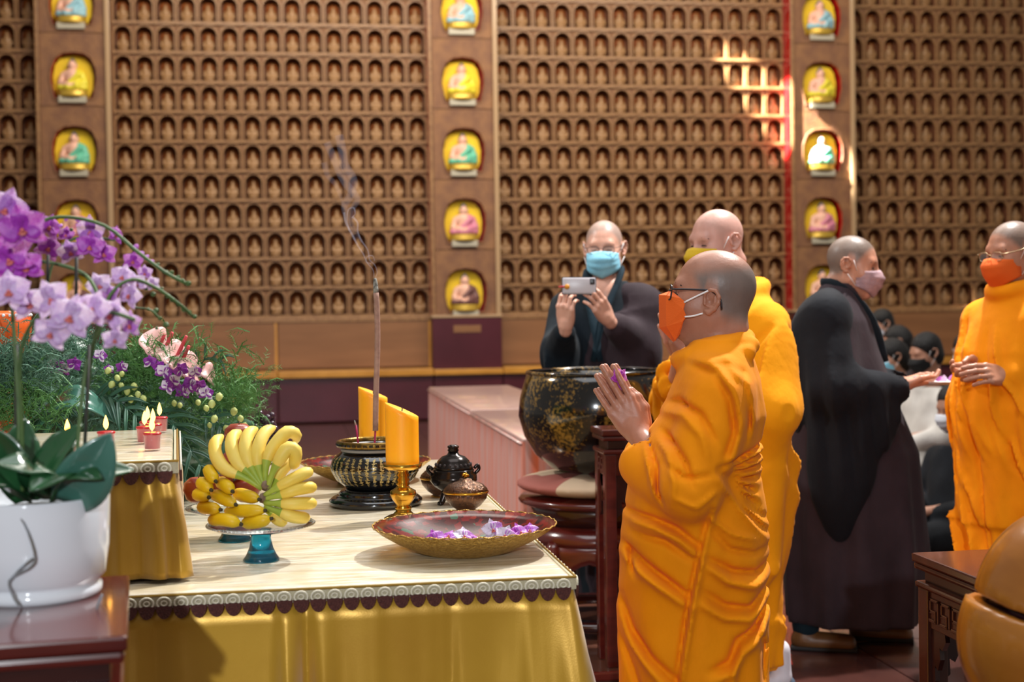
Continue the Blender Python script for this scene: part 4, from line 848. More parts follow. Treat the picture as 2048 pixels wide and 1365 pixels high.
# ---------------------------------------------------------------- covered tables, bell, side furniture
M('pink_top', '#b8958f', .35, c2='#c6a49a', nscale=4, coat=.6); M('cushion', '#9c5a50', .8, c2='#c3ac90', nscale=4.5, ramp=(.48, .52), kind='voronoi', bump=.1)
M('wood_fish', '#a2661f', .3, c2='#8a5218', nscale=4, coat=.4, stretch=(1, 1, 3)); M('fish_slot', '#2a0a12', .5); M('platform_wood', '#4a2c22', .3, c2='#5c382a', nscale=4, coat=.3)
m = M('pink_skirt', '#d06a48', .45, sheen=.3, coat=.3); nt = m.node_tree; bs = nt.nodes['Principled BSDF']
tc = nt.nodes.new('ShaderNodeTexCoord'); mp = nt.nodes.new('ShaderNodeMapping'); mp.inputs['Scale'].default_value = (20, 20, .15); nz = nt.nodes.new('ShaderNodeTexNoise'); nz.inputs['Scale'].default_value = 1.6; nz.inputs['Detail'].default_value = 6
rp = nt.nodes.new('ShaderNodeValToRGB'); rp.color_ramp.elements[0].position, rp.color_ramp.elements[1].position = .38, .64; rp.color_ramp.elements[0].color = lin('#e0683c'); rp.color_ramp.elements[1].color = lin('#cf988a')
nt.links.new(tc.outputs['Object'], mp.inputs[0]); nt.links.new(mp.outputs[0], nz.inputs['Vector']); nt.links.new(nz.outputs[0], rp.inputs[0]); nt.links.new(rp.outputs[0], bs.inputs['Base Color'])
for i, (y0, y1, lab) in enumerate(((6.5, 8.34, 'nearer low table in clear film over orange-pink striped skirt'), (8.38, 10.88, 'farther low table in clear film over orange-pink striped skirt'))):
    t = thing('covered_table', lab, 'table', (1.38, (y0+y1)/2, 0)); hy = (y1-y0)/2; cx = .31
    ob('top', box(-cx, cx, -hy, hy, .75, .78, .008), 'pink_top', t)
    def fs(u, v):
        s_ = u*(2*hy+4*cx); o = .006*math.sin(s_*70)*v+.004*math.sin(s_*23+1)+.01*v
        if s_ < 2*cx: return (cx-s_, hy+o, .765-v*.755)
        if s_ < 2*cx+2*hy: return (-cx-o, hy-(s_-2*cx), .765-v*.755)
        return (-cx+(s_-2*cx-2*hy), -hy-o, .765-v*.755)
    ob('skirt', grid(fs, 320, 8), 'pink_skirt', t); ob('hem_braid', tube([(-cx-.006, hy, .755), (-cx-.006, -hy, .755)], .006, 6), 'pink_top', t)
BCX = DP(1190, 742, 5.6); pl = flatob('platform', box(.72, 1.6, 5.1, 5.9, 0, .14, .01), 'platform_wood'); tag(pl, 'low dark wooden platform under the bell stand', 'platform'); flatob('front_step', box(.72, 1.24, 4.72, 5.1, 0, .14, .01), 'platform_wood', pl); flatob('nosing', box(.71, 1.25, 4.70, 4.725, .115, .145, .006), 'redwood', pl)
PZ = .14; bx_, by_ = BCX[0], BCX[1]; t = thing('bell_stand', 'round dark red lacquered stand under the black bowl bell', 'stand', (bx_, by_, PZ+.012)); h = .638-PZ
ob('top_disc', lathe([(0, h-.03), (.29, h-.03), (.305, h-.022), (.31, h-.012), (.3, h), (0, h)], 56), 'redwood', t)
ob('waist', lathe([(0, h-.1), (.25, h-.1), (.255, h-.06), (.27, h-.03), (0, h-.03)], 56), 'redwood_dark', t); ob('lower_disc', lathe([(0, h-.17), (.285, h-.17), (.295, h-.15), (.28, h-.13), (.26, h-.1), (0, h-.1)], 56), 'redwood', t)
for k in range(6):
    a = k*math.pi/3+.2; C_ = np.array([math.cos(a), math.sin(a), 0])
    def apr(u, v): an = a-.52+1.04*u; d = .04+.1*abs(2*u-1)**1.5; return (.275*math.cos(an), .275*math.sin(an), h-.17-d*v-.02*v)
    ob('apron', grid(apr, 11, 4, .012), 'redwood', t)
    an = a+.52; c_, s_ = math.cos(an), math.sin(an); ob('leg', tube([(.27*c_, .27*s_, h-.16), (.3*c_, .3*s_, h-.25), (.26*c_, .26*s_, .12), (.25*c_, .25*s_, .05), (.28*c_, .28*s_, .012)], [.03, .034, .024, .02, .024], 10, 14), 'redwood', t)
ob('base_ring', lathe([(.22, .015), (.3, .015), (.305, .03), (.3, .045), (.22, .045), (.22, .015)], 48, False), 'redwood_dark', t)
cu = SDF((-.36, -.36, -.02), (.36, .36, .14), .012); cu.ell((0, 0, .045), (.315, .315, .05), .02)
for k in range(10): a = k*.628; cu.cone((0, 0, .1), (.3*math.cos(a), .3*math.sin(a), .09), .012, .012, .03, sub=True)
q = ob('cushion', cu.geo(), 'cushion', None, loc=(bx_, by_, .652), sc=(1, 1, 1.0)); tag(q, 'red and beige patchwork cushion under the black bowl bell', 'cushion')
t = thing('bowl_bell', 'huge black bowl bell flecked with gold on the patchwork cushion', 'bell', (bx_, by_, .738)); t.scale = (1.047,)*3
ob('bell_body', lathe([(0, 0), (.1, .002), (.17, .02), (.23, .07), (.27, .14), (.291, .215), (.285, .28), (.268, .34), (.256, .378), (.247, .38), (.255, .33), (.27, .25), (.26, .15), (.2, .06), (0, .03)], 72), 'bell_metal', t)
ob('rim', lathe([(.256, .37), (.262, .376), (.259, .384), (.25, .385), (.246, .378)], 72, False), 'bell_metal', t)
p = ZP(1197, 1309, PZ)
sx = DP(1197, 870, 4.93); carved_stand('side_table', 'tall narrow dark red side table in front of the bell', sx[0], sx[0]+.26, 4.76, 4.95, sx[2]+.02, 'redwood', 'redwood_dark', leg=.04, apron=.075, floor=PZ, cat='table')
flatob('stretcher', box(-.08, .08, -.06, -.04, .17, .2, .003), 'redwood', bpy.data.objects['side_table'])
a = ZP(1825, 1105, .75); carved_stand('low_table', 'polished rosewood table with carved apron at the lower right', 1.572, 2.45, 2.62, 3.43, .75, 'rosewood', 'redwood_dark', leg=.055, apron=.095, cat='table')
# wooden fish drum: two lobes parted by a slanted mouth
p = DP(2165, 1262, 2.6); s = SDF((-.3, -.3, -.27), (.3, .3, .3), .009)
s.ell((0, 0, -.02), (.222, .215, .2), .02); u_ = np.array([RT[0], RT[1], 0])
q, (Xg, Yg, Zg) = s.sl((-9,)*3, (9,)*3); U_ = Xg*RT[0]+Yg*RT[1]; linez = .065-.28*(U_+.2)
s2 = SDF((-.3, -.3, -.27), (.3, .3, .3), .009); s2.ell((.0, .0, .03), (.193, .19, .205), .02); hs = np.maximum(s2.G, (linez+.006)-Zg); lo_ = np.maximum(s.G, Zg-(linez-.006))
inn = SDF((-.3, -.3, -.27), (.3, .3, .3), .009); inn.ell((0, 0, 0), (.165, .165, .165), .01); s.G = np.minimum(np.minimum(hs, lo_), inn.G).astype(np.float32); g = s.geo()
fz = np.array([abs(v[2]-(.065-.28*((v[0]*RT[0]+v[1]*RT[1])+.2))) for v in g[0]]); mi = [1 if min(fz[i] for i in f) < .0065 and np.linalg.norm(g[0][f[0]]) < .185 else 0 for f in g[1]]
t = thing('wooden_fish', 'large golden brown wooden fish drum with a slanted slot, lower right', 'drum', (p[0], p[1], 0)); ob('drum_body', g, ['wood_fish', 'fish_slot'], t, midx=mi, loc=(0, 0, p[2]))
z_ = p[2]-.215; ob('drum_cushion', lathe([(0, z_-.06), (.15, z_-.06), (.19, z_-.03), (.17, z_+.01), (0, z_+.015)], 40), 'cushion', t); ob('drum_stand', lathe([(0, 0), (.19, 0), (.18, .03), (.1, .06), (.09, z_-.12), (.17, z_-.08), (.18, z_-.06), (0, z_-.06)], 40), 'redwood', t)
# smoke from the incense: thin curling wisps of scattering air
sm = bpy.data.materials.new('smoke'); sm.use_nodes = True; nt = sm.node_tree; nt.nodes.clear(); o_ = nt.nodes.new('ShaderNodeOutputMaterial'); v_ = nt.nodes.new('ShaderNodeVolumeScatter'); v_.inputs['Density'].default_value = 3.2; v_.inputs['Color'].default_value = (.72, .76, 1, 1); nt.links.new(v_.outputs[0], o_.inputs['Volume']); MATS['smoke'] = sm
sm2 = sm.copy(); sm2.node_tree.nodes['Volume Scatter'].inputs['Density'].default_value = 26; MATS['smoke_dense'] = sm2
P0 = DP(750, 550, d0); smk = None
for pts, r, mt in (([(712, 480), (700, 455), (690, 430), (688, 410), (700, 390), (705, 360), (690, 330), (685, 300), (680, 270)], [.006, .011, .015, .014], 'smoke'), ([(725, 485), (712, 465), (700, 440), (705, 415), (715, 400), (708, 385), (695, 372), (680, 350), (668, 320), (655, 285)], [.005, .009, .013, .012], 'smoke'),
                   ([(750, 556), (744, 540), (736, 526), (728, 508), (716, 490), (704, 470), (694, 446), (688, 425)], [.0016, .0026, .0034, .004], 'smoke_dense'), ([(751, 556), (755, 545), (750, 530), (740, 520), (734, 500), (722, 480), (714, 462), (716, 446), (706, 434)], [.0014, .0024, .003, .0036], 'smoke_dense'),
                   ([(740, 528), (733, 524), (736, 514), (745, 512), (748, 522)], [.002, .002], 'smoke_dense'), ([(700, 462), (692, 440), (698, 420), (708, 416), (712, 428), (704, 436)], [.0022, .003, .002], 'smoke_dense'), ([(690, 420), (680, 395), (670, 370), (655, 350), (650, 325)], [.004, .008, .01], 'smoke')):
    g = tube([DP(x+random.uniform(-2, 2), y, d0+random.uniform(-.01, .01)) for x, y in pts], r, 8, 50); g = (g[0]-P0, g[1])
    if smk is None: smk = thing('incense_smoke', 'thin curling smoke rising from the tall incense stick', 'smoke', P0)
    ob('wisp', g, mt, smk)
# ---------------------------------------------------------------- people
tint_material('skin_tan', '#b98068', '#84726a'); tint_material('skin_pink', '#dba494', '#c9a79c'); tint_material('skin_light', '#d9a48e', '#8d8078'); tint_material('skin_warm', '#c98f74', '#7d6c62'); tint_material('skin_crowd', '#c9957c', '#1a1618')
def cloth(n, c, c2, rough=.82, sh=0.): M(n, c, rough, c2=c2, nscale=7, sheen=.03, bump=.28, bscale=13, spec=.2, detail=7., stretch=(1, 1, .6))
cloth('robe_orange', '#f29405', '#ea8a04'); cloth('robe_amber', '#fba20a', '#f29806'); cloth('robe_black', '#0d0f15', '#13161d'); cloth('robe_plum', '#2a2025', '#34292f'); cloth('robe_navy', '#0b131a', '#101a22'); cloth('collar_teal', '#10202a', '#162a34')
cloth('crowd_dark', '#15171b', '#20242a'); cloth('crowd_white', '#d9d6d2', '#c6c2bc'); cloth('crowd_yellow', '#cfb97c', '#bfa460'); cloth('crowd_brown', '#3a3033', '#453a3c')
M('mask_orange', '#e8651a', .8, bump=.15, bscale=300); M('mask_blue', '#7fc3df', .8, c2='#8fd0e8', nscale=20, bump=.15, bscale=200); M('mask_mauve', '#a98a8e', .8, c2='#967a80', nscale=30, bump=.2); M('mask_yellow', '#c9a516', .8); M('mask_white', '#d4d8e2', .8); M('mask_black', '#121316', .8); M('strap', '#e8e4e4', .7)
M('frame_dark', '#2a2226', .3); M('lens', '#ffffff', .02, alpha=.12, coat=.5); M('frame_gold', '#b09a78', .25, metal=.8); M('hair_black', '#0f0d0f', .45, bump=.5, bscale=200, stretch=(1, 1, .2)); M('eye_white', '#e8e0dc', .3); M('brow', '#2c2220', .8)
M('shoe_brown', '#5e3f22', .4, c2='#74502c', nscale=14); M('shoe_sole', '#1c1c1e', .7); M('sock_white', '#d8d6e0', .85); M('shoe_blue', '#4a5a6c', .7); M('phone_white', '#b9b6bd', .3); M('phone_dark', '#1a1c22', .3); M('sticker', '#c9881e', .5); M('red_cord', '#b0202c', .6); M('plate_white', '#dcd9dc', .3); M('toggle', '#b9882e', .4)
def smooth(e0, e1, x): t = np.clip((x-e0)/(e1-e0), 0, 1); return t*t*(3-2*t)
def rotY(p): c, s = math.cos(p), math.sin(p); return np.array([[c, 0, -s], [0, 1, 0], [s, 0, c]])       # pitch up
def rotZ(p): c, s = math.cos(p), math.sin(p); return np.array([[c, -s, 0], [s, c, 0], [0, 0, 1]])
def head_geo(neck, nr, h=.0032, top=1.0, bald=0., hair=1.0, jaw=1.0, ear=(0, 0)):
    # head frame: x forward, y left, z up, origin at ear level; neck: its lower end in this frame
    s = SDF((-.16, -.11, min(-.2, neck[2]-.02)), (.15, .11, .16), h)
    s.ell((-.012, 0, .03), (.098, .077, .088), .02).ell((.028, 0, -.03*jaw), (.06, .062, .088*jaw), .03).ell((.058, 0, -.095*jaw), (.03, .032, .028), .03)
    for g in (-1, 1):
        s.cone((.0, g*.05, -.062*jaw), (.056, g*.016, -.1*jaw), .022, .024, .03).ell((.048, g*.04, -.032), (.034, .026, .03), .03)
    s.cone((.074, -.034, .022), (.074, .034, .022), .013, .013, .02); s.cone((.082, 0, .012), (.104, 0, -.03), .009, .0135, .014)
    for g in (-1, 1):
        s.ell((.1, g*.013, -.034), (.012, .009, .009), .008); s.ell((.098, g*.032, .0), (.017, .02, .013), .012, True); s.ell((.07, g*.032, -.001), (.0145, .017, .0125), .004)
        s.cone((.08, g*.02, -.001), (.078, g*.046, -.001), .0016, .0016, .003, True)
    s.cone((.082, -.02, -.068), (.082, .02, -.068), .008, .008, .012); s.cone((.1, -.02, -.069), (.1, .02, -.069), .004, .004, .006, True)
    s.cone((-.025, 0, -.05), neck, nr, nr*1.05, .03)
    s.cone((-.075, -.03, -.072), (-.075, .03, -.072), .022, .022, .03)
    for g in (-1, 1):      # ears: a plate, the curled rim, lobe, and the hollow
        E_ = lambda *p: (p[0]+ear[0], p[1], p[2]+ear[1])
        s.ell(E_(-.018, g*.079, -.002), (.018, .005, .026), .006, rot=(0, 0, g*-.3))
        e = [(.001, g*.079, .006), (-.001, g*.083, .018), (-.011, g*.087, .027), (-.025, g*.091, .025), (-.034, g*.093, .012), (-.034, g*.092, -.004), (-.027, g*.087, -.018), (-.014, g*.082, -.029), (-.006, g*.079, -.026)]
        s.chain([E_(*p) for p in e], [.0038, .0042, .0044, .0046, .0046, .0046, .0055, .0068, .005], .003); s.chain([E_(*p) for p in ((-.024, g*.0875, .012), (-.025, g*.0875, -.002), (-.017, g*.084, -.014), (-.009, g*.082, -.014))], .003, .003)
        s.cone(E_(-.001, g*.08, .0), E_(-.002, g*.082, -.01), .004, .004, .004); s.ell(E_(-.013, g*.086, -.002), (.0085, .008, .01), .003, True)
    g = s.geo(); v = g[0]; zl = np.interp(v[:, 0], [-.12, -.05, -.03, -.012, .012, .02, .05, .075, .12], [-.058, -.055, -.045, .03, .03, .0, .045, .075, .09])
    tn = smooth(-.016, .03, v[:, 2]-zl)*smooth(.0, .012, .09-np.abs(v[:, 1]))*hair
    if bald: tn = tn*(1-bald*smooth(.045, .085, v[:, 2]+.25*v[:, 0]))
    return g, tn
def hand_geo(curl, spread=0., thumb=0, elbow=None, er=.036, h=.0021, wr=.024):
    # right hand, wrist at the origin, fingers along +x, palm facing -z, thumb at +y
    lo = np.array([-.03, -.075, -.11]); hi = np.array([.215, .085, .05])
    if elbow is not None: lo = np.minimum(lo, np.array(elbow)-.06); hi = np.maximum(hi, np.array(elbow)+.06)
    s = SDF(lo, hi, h); mx = [.088, .092, .087, .078]; my = [.031, .0105, -.0105, -.030]; ln = [(.042, .026, .022), (.046, .03, .023), (.042, .028, .022), (.033, .02, .019)]; rr = [.0095, .0098, .0093, .0082]
    for i in range(4): s.cone((.008, my[i]*.55, 0), (mx[i], my[i], -.002), .015, .0115, .012)
    s.ell((.045, .026, -.01), (.034, .018, .014), .014).ell((.042, -.024, -.008), (.034, .014, .012), .014)
    s.cone((-.02, 0, 0), (.02, 0, 0), wr, .022, .014)
    if elbow is not None: s.cone((0, 0, 0), elbow, wr, er, .012)
    base = s.G.copy(); allG = base.copy()
    for i in range(4):
        s.G = base.copy(); p = np.array([mx[i], my[i], -.002]); an = 0.; yw = spread*(1.5-i)/1.5; pts = [p]
        for j in range(3):
            an += curl[i][j]; d = np.array([math.cos(an)*math.cos(yw), math.sin(yw)*math.cos(an), -math.sin(an)]); p = p+d*ln[i][j]; pts.append(p)
        r = rr[i]
        for j in range(3): s.cone(pts[j], pts[j+1], r*(1-.07*j), r*(.94-.08*j), .007 if j == 0 else .003)
        allG = np.minimum(allG, s.G)
    s.G = base.copy(); th = [[(.018, .026, -.008), (.055, .05, -.018), (.084, .06, -.02), (.108, .064, -.018)], [(.018, .026, -.008), (.052, .043, -.013), (.082, .043, -.014), (.106, .038, -.014)], [(.018, .026, -.01), (.05, .04, -.032), (.078, .034, -.05), (.1, .022, -.06)]][thumb]
    s.chain(th, [.0145, .0125, .0105, .0085], .006); s.G = np.minimum(allG, s.G); return s.geo()
def frame(f, n): f = np.array(f, float); f /= np.linalg.norm(f); n = np.array(n, float); n -= f*(n@f); n /= np.linalg.norm(n); return np.c_[f, np.cross(n, f), n]
def place_hand(wrist, f, n, left, curl, elbow=None, **k):
    R = frame(f, n); w_ = np.array(wrist, float); mir = np.array([1, -1 if left else 1, 1]); e = None
    if elbow is not None: e = (R.T @ (np.array(elbow)-w_))*mir
    g = hand_geo(curl, elbow=e, **k); v = (g[0]*mir) @ R.T+w_; fc = g[1] if not left else [q[::-1] for q in g[1]]; return v, fc
def surgical(mat, parent, H, pleat=True, nm='face_mask'):
    def f(u, v):
        s_ = (u-.5)*2; a = abs(s_); x0 = np.interp(v, [0, .25, .6, 1], [.106, .13, .122, .094]); z0 = np.interp(v, [0, .25, .6, 1], [-.006, -.034, -.075, -.122]); k = a**2.3
        x = x0*(1-k)+.03*k; y = .069*math.sin(a*math.pi/2)*(1 if s_ > 0 else -1); z = z0*(1-a)+(-.02-.06*v)*a
        if pleat: x += .0022*math.sin(v*24)
        return H(np.array([x, y, z]))
    m_ = ob(nm, grid(f, 17, 13, .002), mat, parent)
    for g in (-1, 1):
        for (z, e) in ((-.022, (.012, .02)), (-.078, (-.004, -.036))): ob('strap', tube([H(np.array([.03, g*.07, z])), H(np.array([e[0], g*.086, e[1]]))], .0016, 6), 'strap', m_)
    return m_
def glasses(parent, H, mat, x=.104, hw=.026, hh=.019, r=.0016, e=(0, 0)):
    gs = []; ln = []
    for g in (-1, 1):
        c = np.array([x, g*.033, -.001]); P = [c+np.array([0 if abs(math.cos(a)) < .5 else -.004*max(0, g*math.cos(a)), hw*np.sign(math.cos(a))*abs(math.cos(a))**.6, hh*np.sign(math.sin(a))*abs(math.sin(a))**.6]) for a in np.linspace(0, 2*math.pi, 25)]
        gs.append(tube([H(p) for p in P], r, 6)); ln.append((np.array([H(p) for p in P[:-1]]), [tuple(range(24))]))
        gs.append(tube([H(np.array(p)) for p in ((x-.002, g*.06, .008), (x-.012, g*.073, .009), (.03, g*.08, .014), (-.012+e[0], g*.085, .022+e[1]), (-.036+e[0], g*.086, .004+e[1]), (-.042+e[0], g*.085, -.02+e[1]))], r*1.15, 6, 16))
    gs.append(tube([H(np.array((x, -.008, .004))), H(np.array((x+.003, 0, .007))), H(np.array((x, .008, .004)))], r, 6, 6))
    q = ob('glasses', join(*gs), mat, parent); ob('lens', join(*ln), 'lens', q); return q
class Person:
    def __init__(s, label, px, dep, phi, group=None, floor=0.):
        p = DP(px, 682, dep); s.a = YAW+math.atan((px-CX)/F); r = np.array([math.sin(s.a), math.cos(s.a)]); lf = np.array([-math.cos(s.a), math.sin(s.a)])
        f = -math.cos(phi)*r+math.sin(phi)*lf; s.h = math.atan2(f[1], f[0]); s.t = thing('person', label, 'person', (p[0], p[1], floor), s.h, group); s.R = rotZ(s.h); s.base = np.array([p[0], p[1], floor]); s.skin = []; s.tn = []
    def loc(s, px, py, dep): return s.R.T @ (DP(px, py, dep)-s.base)
    def head(s, o, pitch=0., yaw=0., roll=0., neck=None, nr=.058, sc=1., **k):
        c_, s_ = math.cos(roll), math.sin(roll); R = rotZ(yaw) @ rotY(pitch) @ np.array([[1, 0, 0], [0, c_, -s_], [0, s_, c_]])*sc; o = np.array(o, float); s.H = lambda p: R @ p+o
        g, tn = head_geo(np.linalg.inv(R) @ (np.array(neck)-o), nr, **k); s.skin.append((g[0] @ R.T+o, g[1])); s.tn.append(tn)
    def add(s, g): s.skin.append(g); s.tn.append(np.zeros(len(g[0])))
    def core(s, pts, arms=()): 
        q = SDF(np.min([p[0] for p in pts], 0)-.42, np.max([p[0] for p in pts], 0)+.42, .022)
        for i in range(len(pts)-1): q.cone(pts[i][0], pts[i+1][0], pts[i][1], pts[i+1][1], .05)
        for a, b in arms: q.cone(a, b, .05, .045, .03)
        s.add(q.geo())
    def finish(s, mat): return ob('body', join(*s.skin), mat, s.t, tint=np.concatenate(s.tn))
def brows(P):
    for g in (-1, 1): ob('eyebrow', tube([P.H(np.array(p)) for p in ((.088, g*.014, .02), (.086, g*.034, .026), (.074, g*.052, .019))], [.002, .0032, .0015], 6, 8), 'brow', P.t)
    for g in (-1, 1): ob('eyelid_line', tube([P.H(np.array(p)) for p in ((.084, g*.019, -.003), (.0855, g*.031, -.0015), (.08, g*.044, -.004))], [.001, .0022, .001], 6, 8), 'brow', P.t)
PRAY = [(.03, .06, .05), (.0, .05, .05), (.0, .06, .05), (.02, .08, .06)]

# ---- the praying monk nearest the altar
P = Person('monk in amber robe, orange mask and glasses praying beside the altar', 1400, 3.55, math.pi/2)
def m(px, py, y=0.): return np.array([(1400-px)/801, y, 1.4-(py-605)/801])
P.head((-.027, 0, 1.413), .13, neck=(-.03, 0, 1.23), nr=.069, h=.003, bald=.9, jaw=.8, ear=(.014, -.01))
f = m(1197, 748)-m(1272, 872); PR = [(.0, .04, .02), (-.03, .04, .02), (-.03, .05, .02), (-.01, .05, .02)]
P.add(place_hand(m(1276, 868, .019), f, (0, 1, 0.08), True, PR, elbow=m(1350, 962, .17), thumb=1, spread=.05, wr=.026, er=.042))
P.add(place_hand(m(1280, 868, -.019), f, (0, -1, 0.08), False, PR, elbow=m(1350, 962, -.17), thumb=1, spread=.05, wr=.026, er=.042))
P.core([((-.03, 0, 1.2), .09), ((0, 0, .95), .12), ((.02, 0, .7), .12), ((.02, 0, .1), .09)], [((-.03, g*.1, 1.2), m(1350, 962, g*.17)) for g in (1, -1)]); P.finish('skin_tan')
s = SDF((-.26, -.33, .0), (.30, .33, 1.37), .0066)
s.loft([(0.02, .03, 0, .185, .20), (.45, .025, 0, .1875, .2), (.657, .025, 0, .185, .207), (.83, .019, 0, .181, .212), (.97, .018, 0, .163, .205), (1.06, 0, 0, .15, .2), (1.12, -.03, 0, .132, .195), (1.207, -.04, 0, .108, .18), (1.26, -.042, 0, .09, .14), (1.3, -.042, 0, .07, .1)], .03, [(9, .006, .5, 5, .2, 1.2), (5, .006, 2., -4, .2, 1.1)])
for g in (1, -1):
    s.cone((-.045, g*.12, 1.215), (-.045, g*.05, 1.268), .066, .05, .05); s.cone((-.045, g*.17, 1.17), m(1378, 955, g*.215), .075, .078, .04); s.cone(m(1380, 950, g*.215), m(1288, 915, g*.10), .07, .052, .025)
    s.cone(m(1320, 960, g*.17), m(1276, 925, g*.09), .04, .045, .02); s.cone(m(1300, 905, g*.1), m(1262, 862, g*.035), .036, .036, .006, True)
ring = [(-.03+.082*math.cos(a), .088*math.sin(a), 1.282-.026*math.cos(a)) for a in np.linspace(0, 2*math.pi, 25)]; s.chain(ring, .02, .015)
s.chain([m(1490, 672, .02), m(1500, 690, .06), m(1490, 705, .09), m(1455, 712, .1)], [.016, .02, .018, .012], .01)
s.cone((-.03, 0, 1.245), (-.028, 0, 1.4), .07, .071, .006, True)
NS = dict(side=1, sval=-.02)
def fd(w, a, *pts): s.fold([m(*p)[[0, 2]] for p in pts], w*.85, a*1.55, (0, 2), **NS)
fd(.016, .012, (1372, 712), (1420, 722), (1462, 770), (1476, 830), (1462, 890), (1432, 930)); fd(.010, -.010, (1380, 722), (1428, 738), (1455, 790), (1462, 850), (1440, 910)); fd(.012, .009, (1395, 705), (1450, 715), (1487, 760), (1500, 830), (1490, 890)); fd(.009, -.008, (1440, 712), (1478, 740), (1492, 800), (1488, 870))
fd(.009, -.011, (1338, 800), (1362, 795), (1400, 815), (1430, 870)); fd(.011, .009, (1320, 818), (1365, 815), (1400, 850), (1415, 905)); fd(.008, -.012, (1325, 850), (1350, 872), (1372, 905), (1385, 950)); fd(.010, .009, (1312, 862), (1338, 890), (1350, 940), (1345, 985)); fd(.006, -.011, (1300, 875), (1316, 915), (1318, 960), (1330, 990)); fd(.006, .008, (1290, 880), (1302, 930), (1312, 975)); fd(.007, -.008, (1330, 905), (1370, 930), (1420, 925)); fd(.008, .007, (1345, 965), (1390, 985), (1430, 955))
for i, (x, y) in enumerate(((1528, 880), (1524, 903), (1518, 925), (1512, 948), (1506, 975), (1512, 1005), (1528, 1035), (1530, 1062))):
    fd(.007, -.011, (1432, 912+i*2), (1470, 905+i*12), (x, y)); fd(.008, .008, (1436, 918+i*3), (1474, 912+i*13), (x, y+9))
fd(.010, -.015, (1250, 1012), (1300, 1018), (1350, 1035), (1402, 1072)); fd(.013, .012, (1250, 1024), (1310, 1033), (1360, 1054), (1400, 1092)); fd(.012, -.018, (1248, 1078), (1290, 1108), (1340, 1142), (1382, 1170)); fd(.014, .014, (1242, 1096), (1290, 1128), (1345, 1162), (1378, 1185)); fd(.009, -.010, (1262, 1050), (1330, 1060), (1392, 1098)); fd(.008, -.016, (1256, 1085), (1262, 1110), (1268, 1135))
fd(.010, .011, (1425, 985), (1405, 1060), (1395, 1110), (1382, 1175), (1368, 1260), (1352, 1365)); fd(.008, -.012, (1418, 990), (1396, 1070), (1385, 1120), (1372, 1180), (1358, 1262), (1342, 1365)); fd(.013, -.014, (1240, 1180), (1262, 1245), (1300, 1290), (1348, 1330), (1375, 1365)); fd(.014, .011, (1236, 1210), (1262, 1270), (1310, 1318), (1350, 1365)); fd(.010, -.011, (1238, 1260), (1262, 1320), (1290, 1400))
fd(.014, .014, (1405, 1100), (1450, 1135), (1500, 1150), (1530, 1140)); fd(.010, -.012, (1400, 1085), (1455, 1118), (1505, 1128), (1532, 1115)); fd(.011, -.013, (1395, 1150), (1440, 1185), (1490, 1195), (1530, 1160)); fd(.013, .012, (1388, 1170), (1440, 1205), (1490, 1212), (1526, 1185)); fd(.012, -.016, (1528, 1195), (1500, 1235), (1465, 1255), (1450, 1295), (1415, 1308)); fd(.013, .013, (1528, 1215), (1505, 1255), (1475, 1275), (1455, 1312), (1420, 1325)); fd(.009, -.010, (1505, 1240), (1520, 1290), (1515, 1365)); fd(.010, .010, (1460, 1290), (1455, 1340), (1440, 1420)); fd(.009, -.009, (1410, 1030), (1450, 1075), (1500, 1090), (1530, 1085)); fd(.008, .008, (1412, 1010), (1455, 1045), (1505, 1062))
s.noise(.0012, 55, 2); ob('robe', s.geo(), 'robe_orange', P.t)
V = [m(1350, 578), m(1319, 589), m(1319, 655), m(1347, 684)]; Fm = []
for g in (1, -1):
    b = len(V); V += [m(1347, 583, g*.024), m(1334, 590, g*.042), m(1334, 652, g*.042), m(1351, 681, g*.032), m(1364, 597, g*.068), m(1372, 604, g*.077), m(1368, 618, g*.079), m(1373, 633, g*.079), m(1367, 642, g*.075), m(1360, 668, g*.06)]
    fs_ = [(0, b, 1), (1, b, b+1), (b, b+4, b+1), (b+1, b+4, b+5), (b+1, b+5, b+6), (b+1, b+6, b+7, b+2), (1, b+1, b+2, 2), (b+2, b+7, b+8), (b+2, b+8, b+9, b+3), (2, b+2, b+3, 3)]; Fm += fs_ if g < 0 else [q[::-1] for q in fs_]
mk = flatob('face_mask', (np.array(V), Fm), 'mask_orange', P.t); md = mk.modifiers.new('thickness', 'SOLIDIFY'); md.thickness = .0025
for g in (1, -1):
    ob('strap', tube([m(1370, 605, g*.08), m(1395, 593, g*.084), m(1417, 583, g*.088)], .0022, 8, 8), 'strap', mk); ob('strap', tube([m(1371, 633, g*.081), m(1386, 632, g*.084), m(1406, 627, g*.086)], .0022, 8, 8), 'strap', mk)
glasses(P.t, P.H, 'frame_dark', x=.1, r=.0022, e=(.012, -.008)); brows(P)
fl_ = put('held_flower', LIP, P.t, m(1228, 752, .0), (.3, .9, .4), .05); fl_.name = 'orchid_blossom'; fl_.parent = None; fl_.matrix_world = Matrix.Translation(Vector(P.base+P.R @ m(1238, 756, .012))) @ Matrix.Rotation(.5, 4, 'Z') @ Matrix.Rotation(.7, 4, 'Y') @ Matrix.Scale(.062, 4)
tag(fl_, 'purple orchid blossom held between the praying hands', 'flower')
for j, an in enumerate((0, 2.2, -2.2, 1.15, -1.15)): put('petal', flower_meshes('orchid_deep')[1 if j < 3 else 0], fl_, (0, 0, 0), (0, an, 0))
for g in (1, -1):
    q = SDF((-.14, -.06, 0), (.18, .06, .12), .008); q.cone((-.07, 0, .035), (.1, 0, .028), .036, .034, .02).cone((-.06, 0, .05), (-.06, 0, .11), .03, .03, .02); ob('shoe', q.geo(), 'shoe_brown', P.t, loc=(0.02, g*.1, 0))

